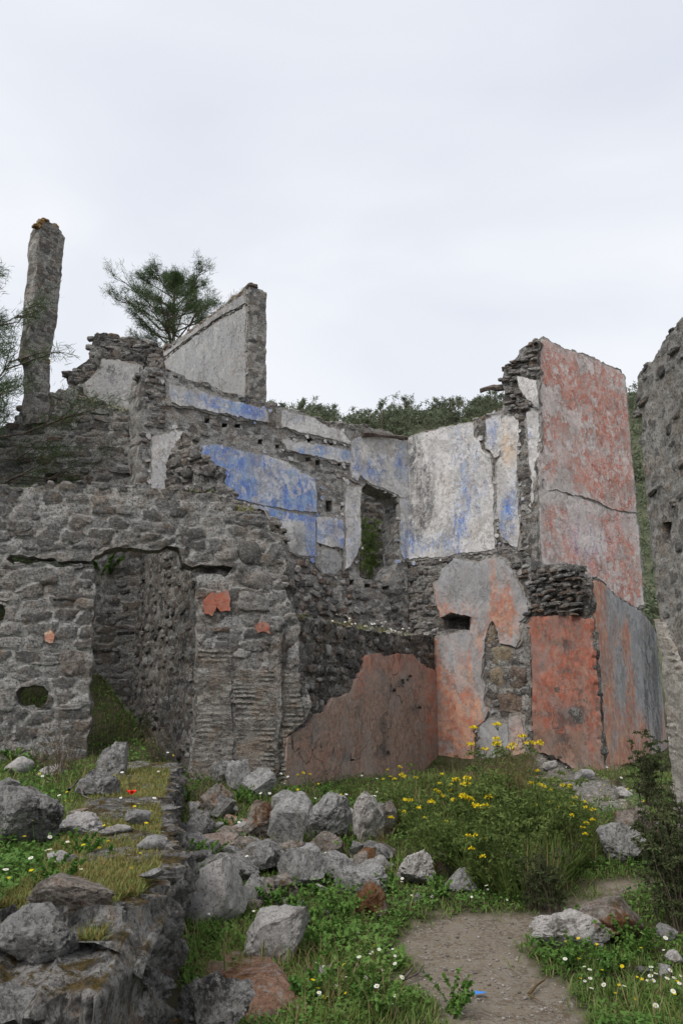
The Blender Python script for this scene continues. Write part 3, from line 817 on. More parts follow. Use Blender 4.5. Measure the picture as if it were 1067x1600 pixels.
# tall red wall
w3 = Wall('ruined_wall', 'tall free standing wall with flaking red and violet plaster against the sky', (840, 700, 15.0), (992, 750, 16.5), 0.55)
w3.core([(838, 1150), (839, 531), (850, 528), (866, 538), (882, 546), (905, 551), (925, 558), (946, 569), (968, 577), (976, 588), (984, 690), (990, 770), (997, 850), (1004, 945), (1012, 1150)], [], 'rubble', 0.09, 0.02, 0.03)
w3.plaster([(839, 534), (851, 531), (866, 540), (882, 549), (905, 554), (925, 561), (946, 572), (966, 580), (974, 590), (982, 690), (989, 770), (992, 802), (968, 799), (948, 793), (925, 783), (900, 774), (885, 772), (866, 765), (852, 768), (841, 760)], 'plaster_red',
           tint={'red': [(905, 600, 80, 55, .5), (855, 580, 25, 50, .45), (900, 610, 45, 40, .35), (950, 640, 30, 50, .35), (860, 640, 20, 25, .45), (848, 700, 9, 40, .6), (862, 722, 8, 20, .6), (905, 730, 22, 20, .78), (945, 762, 35, 28, 1.1), (972, 775, 14, 22, .75), (965, 700, 18, 40, .5), (915, 665, 40, 25, .42)],
                 'gray': [(900, 685, 50, 26, .3), (950, 580, 30, 10, .5), (880, 560, 20, 12, .3)], 'brown': [(900, 640, 50, 12, .42), (940, 600, 30, 20, .3)], 'cream': [(868, 745, 16, 18, .5)]}, spacing=.07)
w3.plaster([(841, 762), (855, 769), (868, 767), (885, 774), (900, 776), (925, 785), (948, 795), (968, 801), (991, 803), (996, 830), (1003, 944), (985, 955), (960, 935), (940, 912), (920, 905), (905, 890), (880, 886), (858, 890), (846, 884), (843, 840)], 'plaster_red', proud=.024,
           tint={'red': [(920, 850, 80, 60, .22), (975, 890, 20, 40, .72), (880, 860, 30, 20, .5), (955, 850, 22, 25, .5), (860, 820, 14, 30, .48), (985, 930, 14, 20, .8), (925, 885, 22, 14, .5), (870, 800, 22, 14, .42), (950, 810, 30, 12, .4)], 'blue': [(905, 830, 28, 34, .5), (930, 860, 18, 25, .42), (975, 820, 16, 14, .4)], 'gray': [(940, 830, 30, 20, .42)]}, spacing=.07)
w3.stones([(984, 830), (998, 830), (1002, 880), (985, 880)], (.1, .2), (.07, .12), .9, ('stone_ochre', 'stone_brown'), (.0, .05))
w3.coping(('stone_pale', 'stone'), (.08, .16), .12, .8)

# lower pier with grey and coral plaster
lw = Wall('ruined_pier', 'broad lower pier with grey and coral streaked plaster peeling off squared blocks', (680, 1100, 15.9), (828, 1100, 14.6), 0.5)
lw.core([(680, 1225), (680, 1000), (680, 985), (692, 982), (686, 960), (680, 930), (692, 890), (700, 873), (750, 868), (790, 860), (812, 862), (829, 872), (829, 1260), (760, 1240)], [[(692, 966), (702, 961), (733, 963), (735, 984), (694, 984)]], 'rubble', 0.075, 0.03, 0.03)
lw.plaster([(680, 912), (688, 906), (694, 888), (704, 882), (712, 874), (730, 877), (750, 880), (770, 872), (790, 876), (800, 890), (806, 905), (816, 920), (826, 948), (824, 960), (813, 973), (815, 1000), (806, 1012), (798, 1006), (783, 1004), (779, 985), (771, 970), (766, 980), (759, 1000), (756, 1030), (753, 1060), (760, 1075), (756, 1095), (764, 1112), (757, 1128), (742, 1140), (741, 1200), (722, 1208), (681, 1196), (680, 996), (706, 990), (736, 988), (737, 966), (726, 960), (705, 958), (690, 964), (685, 946)],
           'plaster_low', tint={'red': [(770, 915, 4, 40, .75), (792, 950, 14, 50, .62), (782, 970, 30, 30, .45), (700, 960, 18, 22, .48), (720, 1120, 44, 40, .85), (700, 1170, 30, 36, 1.0), (735, 1170, 18, 30, .8), (690, 1090, 14, 60, .55), (728, 1075, 12, 50, .45), (681, 1080, 5, 110, .95), (745, 1000, 16, 30, .3)], 'cream': [(735, 1100, 30, 50, .4), (800, 985, 14, 20, .6), (770, 890, 30, 15, .2)], 'gray': [(740, 930, 30, 40, .3)]}, spacing=.055, proud=.05)
lw.plaster([(796, 1122), (806, 1118), (818, 1122), (822, 1150), (826, 1180), (831, 1222), (812, 1222), (800, 1200), (797, 1165)], 'plaster_low', tint={'red': [(808, 1140, 12, 25, .75), (818, 1195, 14, 30, .4)], 'cream': [(812, 1190, 20, 40, .9)]}, proud=.06)
lw.plaster([(748, 1128), (770, 1126), (794, 1132), (795, 1200), (786, 1215), (762, 1212), (752, 1170)], 'plaster_low', tint={'gray': [(770, 1160, 30, 50, .6)], 'brown': [(775, 1180, 25, 30, .45)], 'dark': [(752, 1160, 6, 20, .3)]}, proud=.03)
for (x, y, w, h, m) in ((767, 992, 17, 34, 'stone_ochre'), (783, 1024, 44, 36, 'stone_ochre'), (778, 1058, 28, 36, 'stone_ochre'), (809, 1058, 34, 38, 'stone_brown'), (794, 1098, 46, 38, 'stone_brown'), (816, 992, 22, 40, 'stone'), (817, 1026, 18, 28, 'stone'), (820, 1098, 14, 34, 'stone')):
    lw.stone_px(x, y, w, h, m, proud=.03, dep=.22)
lw.stones([(786, 880), (829, 872), (829, 990), (812, 985)], (.12, .32), (.07, .14), .95, ('stone', 'stone_dark', 'stone_brown'), (.0, .09))
lw.coping(('stone', 'stone_dark'), (.1, .2), .12, .7)

# recessed red panel and streaked wall on the right
w4 = Wall('ruined_wall', 'short recessed wall with a brick red plaster panel under dark rubble', (824, 1100, 14.8), (928, 1050, 13.1), 0.12)
w4.core([(822, 1200), (822, 898), (832, 888), (850, 884), (880, 884), (902, 888), (910, 898), (918, 905), (942, 1240)], [], 'rubble_dark', 0.075, 0.05, 0.05)
w4.plaster([(822, 966), (838, 962), (858, 964), (880, 961), (905, 963), (914, 968), (923, 966), (941, 1225), (905, 1205), (880, 1190), (850, 1175), (823, 1172)], 'plaster_brick', proud=.04, relief=.018, under=False,
           tint={'red': [(875, 1060, 60, 90, .35), (855, 990, 40, 35, 1.0), (890, 1000, 35, 40, .9), (900, 1060, 35, 40, .62), (850, 1050, 30, 35, .6), (880, 1110, 45, 45, .48), (925, 1080, 5, 120, .8)], 'brown': [(860, 1110, 40, 40, .35), (890, 1180, 40, 20, .3)], 'dark': [(880, 1020, 40, 30, .2), (870, 1130, 50, 40, .22), (897, 1118, 16, 14, .9), (885, 1048, 8, 8, .45), (905, 1080, 8, 6, .55), (880, 1155, 14, 6, .6), (848, 1115, 14, 5, .6), (845, 1040, 12, 7, .45), (865, 1005, 10, 5, .45), (885, 1010, 10, 5, .4)], 'gray': [(921, 1050, 4, 90, .6), (865, 1030, 12, 10, .5), (890, 1150, 40, 20, .4), (850, 1090, 20, 10, .4)]}, spacing=.05)
w4.stone_px(898, 1120, 36, 32, 'stone_dark', proud=.07, dep=.18)
w4.stone_px(870, 1078, 18, 13, 'stone_brown', proud=.06, dep=.12)
w4.stones([(822, 890), (928, 888), (928, 966), (822, 966)], (.14, .38), (.05, .11), .95, ('stone_dark', 'stone_dark', 'stone', 'stone_brown'), (.0, .14), tilt=.05)
w4.coping(('stone_dark',), (.12, .3), .12)

w5 = Wall('ruined_wall', 'lower wall with grey plaster streaked orange and black beside the recessed red panel', (928, 1050, 13.1), (1040, 1100, 17.0), 0.1)
w5.core([(944, 1250), (921, 906), (936, 903), (944, 912), (955, 925), (975, 938), (1000, 953), (1012, 968), (1024, 985), (1030, 1050), (1042, 1165), (1043, 1220)], [], 'rubble_dark', 0.08, 0.02, 0.03)
w5.plaster([(921, 909), (937, 908), (944, 916), (955, 929), (975, 942), (1000, 957), (1012, 972), (1022, 990), (1028, 1050), (1040, 1165), (1041, 1200), (985, 1216), (943, 1228)], 'plaster_low', proud=.03, under=False,
           tint={'red': [(932, 960, 9, 70, 1.3), (938, 1060, 9, 80, 1.2), (945, 1110, 14, 70, .8), (955, 1180, 34, 45, .95), (976, 1000, 5, 26, 1.0), (985, 1100, 6, 60, .85), (1005, 1160, 16, 34, .7), (1036, 1130, 5, 30, .7), (962, 990, 4, 30, .45)], 'dark': [(1024, 1075, 6, 60, .8), (1010, 1060, 6, 75, .7), (1016, 1010, 8, 25, .5), (1030, 1140, 5, 30, .6)], 'cream': [(960, 1190, 40, 40, .6), (940, 1020, 8, 100, .25)]}, spacing=.08)
w5.coping(('stone',), (.08, .16), .2, .5)

# brown patch wall
pw = Wall('ruined_wall', 'low wall with a big brownish pink plaster patch and flowers along its top', (440, 1150, 10.6), (680, 1100, 15.85), 0.6)
pw.core([(436, 1262), (440, 1000), (452, 962), (470, 968), (500, 972), (540, 977), (575, 985), (610, 990), (640, 994), (660, 990), (681, 996), (682, 1215), (600, 1235)], [], 'rubble_dark', 0.07, 0.045, 0.035)
pw.plaster([(443, 1152), (460, 1141), (475, 1137), (490, 1118), (505, 1112), (515, 1092), (535, 1087), (545, 1082), (552, 1060), (565, 1045), (570, 1024), (585, 1020), (600, 1027), (620, 1021), (640, 1022), (650, 1034), (665, 1043), (681, 1047), (682, 1214), (640, 1222), (600, 1232), (520, 1250), (440, 1258)], 'plaster_brown', proud=.05, under=False, holes=[pit(x, y, w, h) for x, y, w, h in ((637, 1058, 7, 6), (625, 1067, 8, 12), (612, 1079, 5, 8), (651, 1106, 9, 5), (546, 1187, 9, 5), (602, 1178, 6, 10), (633, 1063, 4, 5))],
           tint={'red': [(500, 1190, 60, 40, .32), (580, 1140, 70, 50, .25), (590, 1030, 30, 16, 1.0), (640, 1030, 30, 16, .7), (676, 1120, 7, 100, .9), (655, 1060, 20, 30, .55), (560, 1070, 14, 25, .5)], 'brown': [(520, 1150, 70, 60, .72), (600, 1150, 60, 60, .65), (650, 1130, 30, 60, .6), (470, 1200, 40, 40, .35)], 'cream': [(465, 1180, 25, 40, .45), (540, 1190, 50, 30, .3)], 'gray': [(590, 1100, 44, 34, .6), (530, 1140, 30, 24, .4), (650, 1090, 20, 24, .4)], 'dark': [(530, 1165, 60, 30, .22), (600, 1120, 50, 40, .18), (640, 1150, 30, 30, .2), (637, 1060, 5, 4, .8), (625, 1065, 5, 7, .7), (613, 1078, 5, 7, .6), (597, 1130, 6, 8, .7), (650, 1105, 7, 5, .8), (545, 1185, 10, 6, .6), (600, 1175, 8, 10, .7), (590, 1210, 50, 10, .4)]}, spacing=.055)
pw.stones([(467, 970), (680, 996), (681, 1050), (570, 1030), (480, 1140), (440, 1160)], (.12, .36), (.10, .2), .62, ('stone_dark', 'stone_dark', 'stone', 'stone_brown'), (-.01, .05))
pw.coping(('stone_dark', 'stone'), (.10, .24), .14)

# front wall with the doorway
fw = Wall('ruined_wall', 'rough grey front wall with a broken doorway, small round hole and combed mortar pier', (-30, 1100, 9.8), (467, 1100, 10.7), 0.3)
fw.core([(-40, 1260), (-40, 768), (0, 762), (60, 756), (120, 753), (170, 758), (215, 760), (265, 764), (310, 768), (345, 774), (362, 788), (366, 800), (395, 797), (418, 800), (421, 826), (440, 838), (446, 850), (447, 885), (441, 905), (455, 940), (457, 962), (468, 970), (468, 1060), (486, 1085), (488, 1105), (472, 1135), (448, 1148), (445, 1175), (448, 1262), (296, 1262), (300, 1180), (306, 1060), (309, 900), (316, 893), (362, 896), (366, 885), (322, 882), (302, 884), (284, 878), (276, 858), (262, 852), (235, 862), (205, 853), (178, 856), (152, 868), (140, 877), (60, 872), (14, 868), (10, 874), (22, 881), (90, 883), (147, 888), (147, 960), (142, 1100), (132, 1262)],
        [[(24, 1082), (34, 1074), (52, 1071), (68, 1074), (77, 1081), (74, 1098), (58, 1108), (36, 1106), (26, 1098)], [(-12, 946), (4, 944), (9, 955), (6, 968), (-12, 972)]], 'mortar', 0.05, 0.034, 0.04, show=.52, cell=(.30, .17))
fw.plaster([(315, 936), (330, 926), (342, 928), (356, 923), (361, 934), (358, 955), (345, 956), (338, 948), (333, 962), (320, 958)], 'plaster_brick', tint={'red': [(338, 942, 40, 30, 1.2)]}, proud=.03, under=False, step=.018, rough=.022, label='torn scrap of red plaster')
fw.plaster([(399, 980), (408, 972), (420, 974), (422, 990), (410, 988), (401, 992)], 'plaster_brick', tint={'red': [(410, 982, 40, 30, 1.0)], 'cream': [(410, 982, 20, 20, .5)]}, proud=.03, under=False, step=.018, rough=.022, label='small torn scrap of red plaster')
fw.plaster([(70, 988), (80, 984), (87, 992), (86, 1004), (77, 1006), (70, 998)], 'plaster_brick', tint={'red': [(78, 995, 20, 20, .6)], 'cream': [(78, 995, 20, 20, 1)]}, proud=.03, under=False, step=.018, rough=.022, label='small faded orange plaster scrap')
combx = [(366, 1045), (467, 1050), (472, 1130), (447, 1150), (446, 1230), (368, 1225)]
fw.plaster(combx, 'rubble_comb', proud=.03, relief=.014, rough=.04, name='combed_render', comb=.011, spacing=.026)
fw.plaster([(310, 1010), (362, 1012), (364, 1225), (302, 1222)], 'rubble_comb', proud=.02, relief=.018, rough=.05, name='combed_render', comb=.007, spacing=.03)
fw.excl = fw.excl[:3] + fw.excl[3:4]
for (x, y, w, h, m) in ((397, 862, 52, 50, 'stone'), (395, 905, 70, 36, 'stone_dark'), (402, 940, 66, 34, 'stone'), (392, 812, 48, 22, 'stone_dark'), (430, 866, 22, 34, 'stone'), (400, 1090, 46, 20, 'stone_pale'), (440, 1000, 40, 20, 'stone_pale'), (115, 1035, 52, 46, 'stone_dark'), (75, 905, 34, 26, 'stone_dark'), (132, 913, 30, 20, 'stone_dark'), (60, 850, 60, 26, 'stone_dark'), (135, 850, 56, 30, 'stone_dark'), (30, 822, 44, 22, 'stone_dark'), (280, 800, 32, 20, 'stone_dark'), (105, 935, 60, 20, 'stone_dark'), (12, 1098, 30, 34, 'stone'), (112, 1106, 40, 12, 'stone_pale'), (318, 1055, 28, 22, 'stone_pale'), (340, 1020, 30, 14, 'stone_pale'), (335, 1150, 26, 22, 'stone_pale'), (345, 985, 30, 14, 'stone_brown'), (315, 1000, 18, 24, 'stone')):
    fw.stone_px(x, y, w, h, m, proud=.022, dep=.2, rot=random.uniform(-.06, .06))
hand = [[(370, 840), (445, 840), (445, 960), (370, 960)], [(88, 1010), (142, 1010), (142, 1060), (88, 1060)], [(56, 890), (148, 890), (148, 946), (56, 946)], [(5, 805), (165, 830), (165, 866), (5, 866)]]
fw.stones([(-40, 760), (365, 775), (365, 890), (-40, 872)], (.16, .52), (.10, .24), .85, ('stone', 'stone_dark', 'stone', 'stone_dark'), (-.04, .006), excl=hand, limit=110)
fw.stones([(-40, 880), (147, 886), (146, 1230), (-40, 1230)], (.15, .48), (.09, .22), .88, ('stone', 'stone_dark', 'stone_dark', 'stone'), (-.04, .008), excl=hand, limit=120)
fw.stones([(305, 895), (467, 960), (470, 1120), (300, 1230)], (.16, .44), (.09, .19), .7, ('stone', 'stone_pale', 'stone', 'stone_brown'), (-.04, .004), excl=hand, limit=60)
fw.coping(('stone', 'stone_dark'), (.08, .20), .12, .85)

# wall seen through the doorway, running back
iw = Wall('ruined_wall', 'shadowed rough passage wall seen through the broken doorway', (195, 1000, 14.6), (311, 1050, 10.75), 0.4)
iw.core([(192, 1180), (192, 815), (240, 810), (313, 800), (316, 1262)], [], 'rubble', 0.07, 0.03, 0.02, show=.6)
iw.stones([(195, 850), (312, 850), (312, 1220), (195, 1120)], (.12, .3), (.08, .16), .55, ('stone_dark', 'stone'), (-.02, .04))

# stub of cross wall that climbs to the back wall
st = Wall('ruined_wall', 'broken rubble stub stepping down in front of the blue panels', (255, 720, 12.3), (452, 860, 11.3), 0.16)
st.core([(257, 1000), (258, 745), (263, 718), (276, 690), (286, 674), (298, 682), (304, 702), (316, 716), (338, 728), (346, 738), (344, 756), (356, 766), (366, 786), (390, 793), (412, 798), (424, 812), (444, 850), (452, 900), (456, 1000)], [], 'rubble', 0.065, 0.05, 0.05)
st.stones([(257, 1000), (286, 674), (346, 738), (366, 790), (450, 860), (456, 1000)], (.12, .34), (.08, .16), .8, ('stone', 'stone_dark', 'stone'), (-.01, .07), tilt=.2)
st.coping(('stone', 'stone_dark'), (.08, .18), .1)

# rear left wall, tall stump, plastered fragment, gable
rl = Wall('ruined_wall', 'rough stone rear wall of irregular courses under the tall leaning stump', (-60, 700, 13.6), (226, 680, 13.9), 0.5)
rl.core([(-60, 1120), (-60, 700), (20, 660), (40, 628), (60, 618), (80, 612), (112, 612), (140, 625), (180, 640), (212, 646), (226, 650), (226, 1130)], [putlog(80, 746, 20, 15)], 'mortar', 0.07, 0.032, 0.04, show=.62, cell=(.36, .15))
rl.stones([(-60, 640), (112, 612), (226, 645), (226, 790), (-60, 790)], (.2, .6), (.09, .2), .9, ('stone', 'stone', 'stone_dark', 'stone_brown'), (-.02, .04))
rl.stones([(140, 880), (210, 880), (210, 1060), (140, 1060)], (.16, .4), (.09, .17), .7, ('stone_dark',), (-.02, .04))
rl.stone_px(80, 746, 34, 26, 'stone_dark', proud=-.22, dep=.2)  # stone added behind the putlog hole to block the sky and keep it dark
rl.coping(('stone', 'stone_dark'), (.10, .26), .12)
ts = Wall('wall_stump', 'tall slender leaning wall stump with an orange lichen top, far left', (46, 500, 13.2), (92, 500, 13.75), 0.27)
ts.core([(52, 660), (52, 568), (45, 558), (50, 520), (56, 450), (60, 412), (58, 392), (64, 360), (68, 349), (77, 346), (84, 351), (92, 356), (97, 363), (103, 372), (99, 413), (97, 440), (90, 500), (84, 540), (80, 556), (76, 561), (80, 567), (80, 622), (78, 660)], [], 'rubble_pale', 0.05, 0.03, 0.012, show=.5)
ts.stones([(46, 560), (60, 360), (100, 360), (80, 560)], (.14, .36), (.07, .15), .55, ('stone', 'stone_pale', 'stone_brown'), (-.02, .015))
ts.coping(('stone_lichen', 'stone_lichen', 'stone'), (.1, .22), .07)
pf = Wall('ruined_wall', 'broken plastered wall fragment behind the rear wall, with dark rubble top', (108, 600, 15.6), (256, 590, 15.9), 0.5)
pf.core([(106, 760), (108, 582), (120, 574), (130, 570), (140, 560), (139, 540), (148, 522), (165, 520), (185, 528), (205, 530), (230, 534), (256, 545), (258, 760)], [], 'rubble_dark', 0.08, 0.04, 0.04)
pf.plaster([(133, 600), (146, 590), (158, 575), (160, 562), (185, 564), (219, 572), (218, 600), (222, 650), (180, 645), (150, 628), (138, 616)], 'plaster_panel_grey', tint={'gray': [(180, 600, 60, 50, .6)], 'blue': [(175, 605, 30, 30, .18)], 'dark': [(170, 572, 20, 8, .4), (190, 610, 40, 40, .25)]})
pf.stones([(106, 570), (160, 525), (256, 540), (256, 572), (160, 562), (140, 600), (112, 640)], (.12, .34), (.07, .14), .85, ('stone_dark', 'stone', 'stone_dark'), (-.01, .05))
pf.coping(('stone_dark', 'stone'), (.12, .28), .1)
gw = Wall('gable_wall', 'tall sloping gable wall end with grey plaster standing against the sky', (250, 570, 19.6), (388, 540, 16.2), 0.46)
gw.core([(246, 680), (250, 550), (262, 541), (300, 514), (340, 484), (372, 458), (384, 447), (390, 446), (389, 560), (387, 690)], [], 'rubble_pale', 0.075, 0.02, 0.03, ks=6, show=.5)
gw.plaster([(256, 566), (300, 532), (340, 505), (386, 480), (385, 560), (384, 640), (320, 600), (256, 582)], 'plaster_panel_grey', tint={'gray': [(330, 560, 80, 70, .9)], 'dark': [(375, 520, 16, 40, .3), (320, 560, 90, 60, .25)]}, proud=.03)
gw.plaster([(254, 556), (300, 521), (340, 491), (384, 461), (386, 474), (340, 499), (300, 527), (256, 561)], 'plaster_panel_grey', tint={'gray': [(330, 500, 90, 60, 1)], 'dark': [(330, 500, 90, 60, .5)]}, proud=.05)
gw.coping(('stone', 'stone_brown', 'stone_ochre'), (.12, .28), .12)

# near wall on the right
rw = Wall('ruined_wall', 'near rough plastered wall rising out of the right edge with a rubble top', (1000, 1000, 8.6), (1085, 1000, 7.35), 0.6)
rw.core([(1062, 1340), (1056, 1290), (1050, 1230), (1046, 1150), (1040, 1080), (1033, 1010), (1022, 930), (1015, 850), (1006, 760), (1000, 690), (1001, 650), (990, 640), (994, 610), (992, 588), (1000, 576), (1018, 562), (1026, 545), (1036, 525), (1050, 512), (1062, 498), (1085, 480), (1130, 430), (1300, 380), (1700, 340), (1700, 1600), (1200, 1500)], [putlog(1039, 830, 13, 30)], 'rubble_pale', 0.06, 0.022, 0.035, show=.35)
rw.plaster([(1028, 968), (1042, 978), (1050, 1000), (1080, 1060), (1130, 1080), (1180, 1450), (1090, 1400), (1064, 1342), (1058, 1290), (1052, 1230), (1048, 1150), (1043, 1080), (1037, 1010)], 'mortar_cream', proud=.03, relief=.02, rough=.05, name='combed_render', comb=.012, spacing=.035)
rw.stones([(992, 590), (1060, 500), (1130, 430), (1300, 380), (1300, 560), (1100, 580), (1040, 620), (994, 655)], (.14, .36), (.08, .16), .7, ('stone_dark', 'stone', 'stone_dark'), (-.04, .03))
rw.stones([(1006, 650), (1160, 640), (1160, 980), (1026, 960)], (.12, .3), (.08, .14), .16, ('stone', 'stone_dark'), (-.02, .02))
rw.coping(('stone_dark', 'stone'), (.07, .17), .09)
bk = Wall('ruined_wall', 'dark stone backing wall added behind the empty upper doorway', (520, 850, 19.5), (680, 850, 20.5), 0.5)
bk.core([(500, 1000), (520, 800), (600, 760), (690, 790), (700, 1000)], [], 'rubble_dark', 0.12, 0.05, 0.05)  # backing wall put in so the doorway shows dark instead of sky
# squared timber left in the broken wall head
def beam(name, p, q, r, mat, parent=None, segs=8):
    p, q = np.array(p, float), np.array(q, float)
    d = (q - p) / np.linalg.norm(q - p)
    a = np.cross(d, [0, 0, 1.0]); a /= np.linalg.norm(a); b = np.cross(a, d)
    V = []
    for i in range(segs + 1):
        c = p + (q - p) * i / segs + 0.3 * r * np.array([vnoise(np.array([i * .7, 3.0])), vnoise(np.array([i * .7, 9.0])), vnoise(np.array([i * .7, 5.0]))])
        rr = r * (1 - .35 * i / segs)
        for k in range(6):
            an = k * math.pi / 3
            V.append(c + rr * (1 + .25 * math.sin(k * 5 + i)) * (a * math.cos(an) + b * math.sin(an)))
    Fc = [(i * 6 + k, i * 6 + (k + 1) % 6, i * 6 + 6 + (k + 1) % 6, i * 6 + 6 + k) for i in range(segs) for k in range(6)]
    Fc += [tuple(range(5, -1, -1)), tuple(range(segs * 6, segs * 6 + 6))]
    return mesh_obj(name, V, Fc, mat, parent, True, 40)
t = NT('old_wood')
c = t.mix(t.rng(t.noise(14, 6, .7, vec=t.scale(t.pos, (1, 1, .3))), .35, .65), (0.07, 0.055, 0.045), (0.19, 0.16, 0.135))
M['wood'] = t.done(c, t.bump(t.noise(30, 5, .7), .8, .02))
tag(beam('timber', P(795, 603, 15.45), P(750, 609, 15.7), .075, M['wood']), 'weathered timber end sticking out of the rubble below the red wall', 'timber')
tag(beam('timber', P(566, 677, 15.7), P(636, 684, 16.35), .06, M['wood']), 'flat weathered timber lying along the wall head above the doorway', 'timber')
for w_ in (w1, w2, w3, lw, w4, w5, pw, fw, iw, st, rl, ts, pf, gw, rw):
    print('WALL', w_.root.name, w_.count)

# ------------------------------------------------------------------ low retaining wall, front left
def low_wall():
    root = empty('low_stone_wall', (-0.9, 3.2, 0.3))
    tag(root, 'low jagged mortar wall with mossy flowering top running away from the viewer, bottom left', 'wall')
    ys = np.arange(3.22, 9.75, 0.03)
    prof = []                       # across the section: 0..1 up the right face, over the top, down the left
    for k in range(26): prof.append((0, -0.15 + k / 25.0))
    V = []
    ntop, nleft = 16, 5
    cols = 26 + ntop + nleft
    for y in ys:
        lx = float(np.interp(y, LINE_Y, LINE_X)) + 0.02
        if 3.2 < y < 3.6: lx -= 0.05
        zt = float(np.interp(y, [2.5, 3.2, 3.35, 5, 7, 9.7], [.70, .73, .69, .765, .81, .88])) + 0.035 * float(vnoise(np.array([y * 3.0, 2.0]))) 
        zb = float(ground_z(np.array([lx + .2]), np.array([y]), False)[0]) - 0.15
        wid = 0.62
        for k in range(26):
            f = k / 25
            V.append((lx - 0.05 * f, y, zb + (zt - zb) * f))
        for k in range(ntop):
            f = (k + 1) / ntop
            V.append((lx - 0.05 - wid * f, y, zt + 0.015 * math.sin(f * 3.1)))
        for k in range(nleft):
            V.append((lx - 0.05 - wid - 0.02, y, zt - 0.12 * (k + 1)))
    V = np.array(V)
    n1 = fbm(V * np.array([2.2, 2.2, 2.2]), 3, 31)
    # downward drips of mortar: noise drawn out vertically with sharp undersides
    dr = fbm(V * np.array([9, 9, 3.2]), 3, 33)
    dr2 = (1 - np.minimum(1, np.abs(fbm(V * np.array([18, 18, 6.0]), 2, 36)) * 2.4)) ** 1.5
    idx = np.arange(len(V)) % cols
    face = np.where(idx < 26, 1.0, 0.25)
    V[:, 0] += face * (0.06 * n1 + 0.20 * dr + 0.13 * dr2 - 0.03)
    V[:, 2] += np.where(idx >= 24, 0.035 * n1 + 0.03 * np.abs(dr), 0)
    V[:, 1] += 0.03 * fbm(V * 4, 2, 40)
    nr = len(ys)
    i0 = (np.arange(nr - 1)[:, None] * cols + np.arange(cols - 1)[None, :]).ravel()
    Fc = np.stack([i0, i0 + 1, i0 + cols + 1, i0 + cols], 1)[:, ::-1].copy()
    o = mesh_obj('mortar_body', V - np.array(root.location), Fc, M['low_wall'], root, True, 50)
    # front end of the wall, facing the viewer
    y0 = 3.0
    us = np.arange(-0.74, -2.4, -0.017); vs = np.arange(-0.05, 0.80, 0.016)
    U, Vv = np.meshgrid(us, vs)
    E = np.stack([U, np.full_like(U, y0), Vv], -1).reshape(-1, 3)
    q = E.copy()
    rg = lambda a, b, o, sd_: (1 - np.minimum(1, np.abs(fbm(q * np.array([a, 1, b]), o, sd_)) * 2.4)) ** 1.5
    E[:, 1] -= 0.10 * fbm(q * np.array([3, 1, 2.2]), 3, 51) + 0.10 * rg(8, 2.6, 2, 52) + 0.075 * rg(19, 6, 2, 53) + 0.03 * rg(40, 14, 2, 55) - 0.06
    E[:, 1] += 0.42 * smooth(E[:, 2], .60, .76) + 0.35 * smooth(E[:, 0], -0.84, -0.74)
    E[:, 2] += 0.03 * fbm(q * np.array([7, 1, 7]), 3, 54)
    nu = U.shape[1]
    i0 = (np.arange(U.shape[0] - 1)[:, None] * nu + np.arange(nu - 1)[None, :]).ravel()
    mesh_obj('mortar_face', E - np.array(root.location), np.stack([i0, i0 + nu, i0 + nu + 1, i0 + 1], 1)[:, ::-1].copy(), M['low_wall'], root, True, 50)
    return root
lowroot = low_wall()

# ------------------------------------------------------------------ boulders
def boulder_mat(name, light, mid, dark, lich=0.4, moss=0.3, rust=0.0, spot=0.5):
    t = NT(name)
    n1 = t.noise(2.6, 8, .74); n2 = t.noise(9, 9, .80); n3 = t.noise(40, 6, .82)
    c = t.mix(t.rng(n2, .45, .55), mid, light)
    c = t.mix(t.rng(n1, .45, .37), c, dark)
    c = t.mix(t.math('MULTIPLY', t.rng(n3, .475, .43), .65), c, tuple(x * .8 for x in dark))
    c = t.mix(t.math('MULTIPLY', t.rng(t.noise(15, 8, .84), .525, .55), lich), c, (0.50, 0.49, 0.465))
    c = t.mix(t.math('MULTIPLY', t.rng(t.vor(24, 'F1'), .20, .10), spot * .6), c, (0.055, 0.05, 0.048))
    if rust: c = t.mix(t.rng(t.noise(2.7, 6, .7, dist=.6), .62 - .25 * rust, .72 - .25 * rust), c, t.mix(t.rng(n2, .4, .6), (0.11, 0.055, 0.03), (0.24, 0.12, 0.055)))
    mz = t.math('MULTIPLY', t.rng(t.noise(4, 8, .75), .55, .62), moss)
    c = t.mix(mz, c, (0.075, 0.055, 0.02))
    h = t.math('ADD', n2, t.math('MULTIPLY', n3, .4))
    return t.done(c, t.bump(h, 1.0, .06))
BM = {
 'pale': boulder_mat('boulder_pale', (.64, .61, .59), (.48, .455, .435), (.22, .205, .19), .3, .1),
 'grey': boulder_mat('boulder_grey', (.46, .45, .435), (.29, .28, .27), (.095, .09, .085), .5, .3),
 'dark': boulder_mat('boulder_dark', (.32, .31, .295), (.17, .163, .155), (.05, .048, .045), .55, .4),
 'brown': boulder_mat('boulder_brown', (.36, .31, .265), (.21, .18, .15), (.075, .063, .053), .35, .6, .35),
 'rust': boulder_mat('boulder_rust', (.30, .25, .22), (.19, .15, .13), (.075, .06, .05), .4, .3, .9),
 'white': boulder_mat('boulder_white', (.70, .66, .63), (.50, .46, .425), (.16, .14, .12), .5, .25, .2),
 'pink': boulder_mat('boulder_pink', (.42, .33, .28), (.29, .22, .185), (.13, .10, .085), .35, .2, .2),
 'orange': boulder_mat('slab_orange', (.42, .24, .16), (.30, .17, .115), (.14, .10, .08), .45, .1, .3),
}
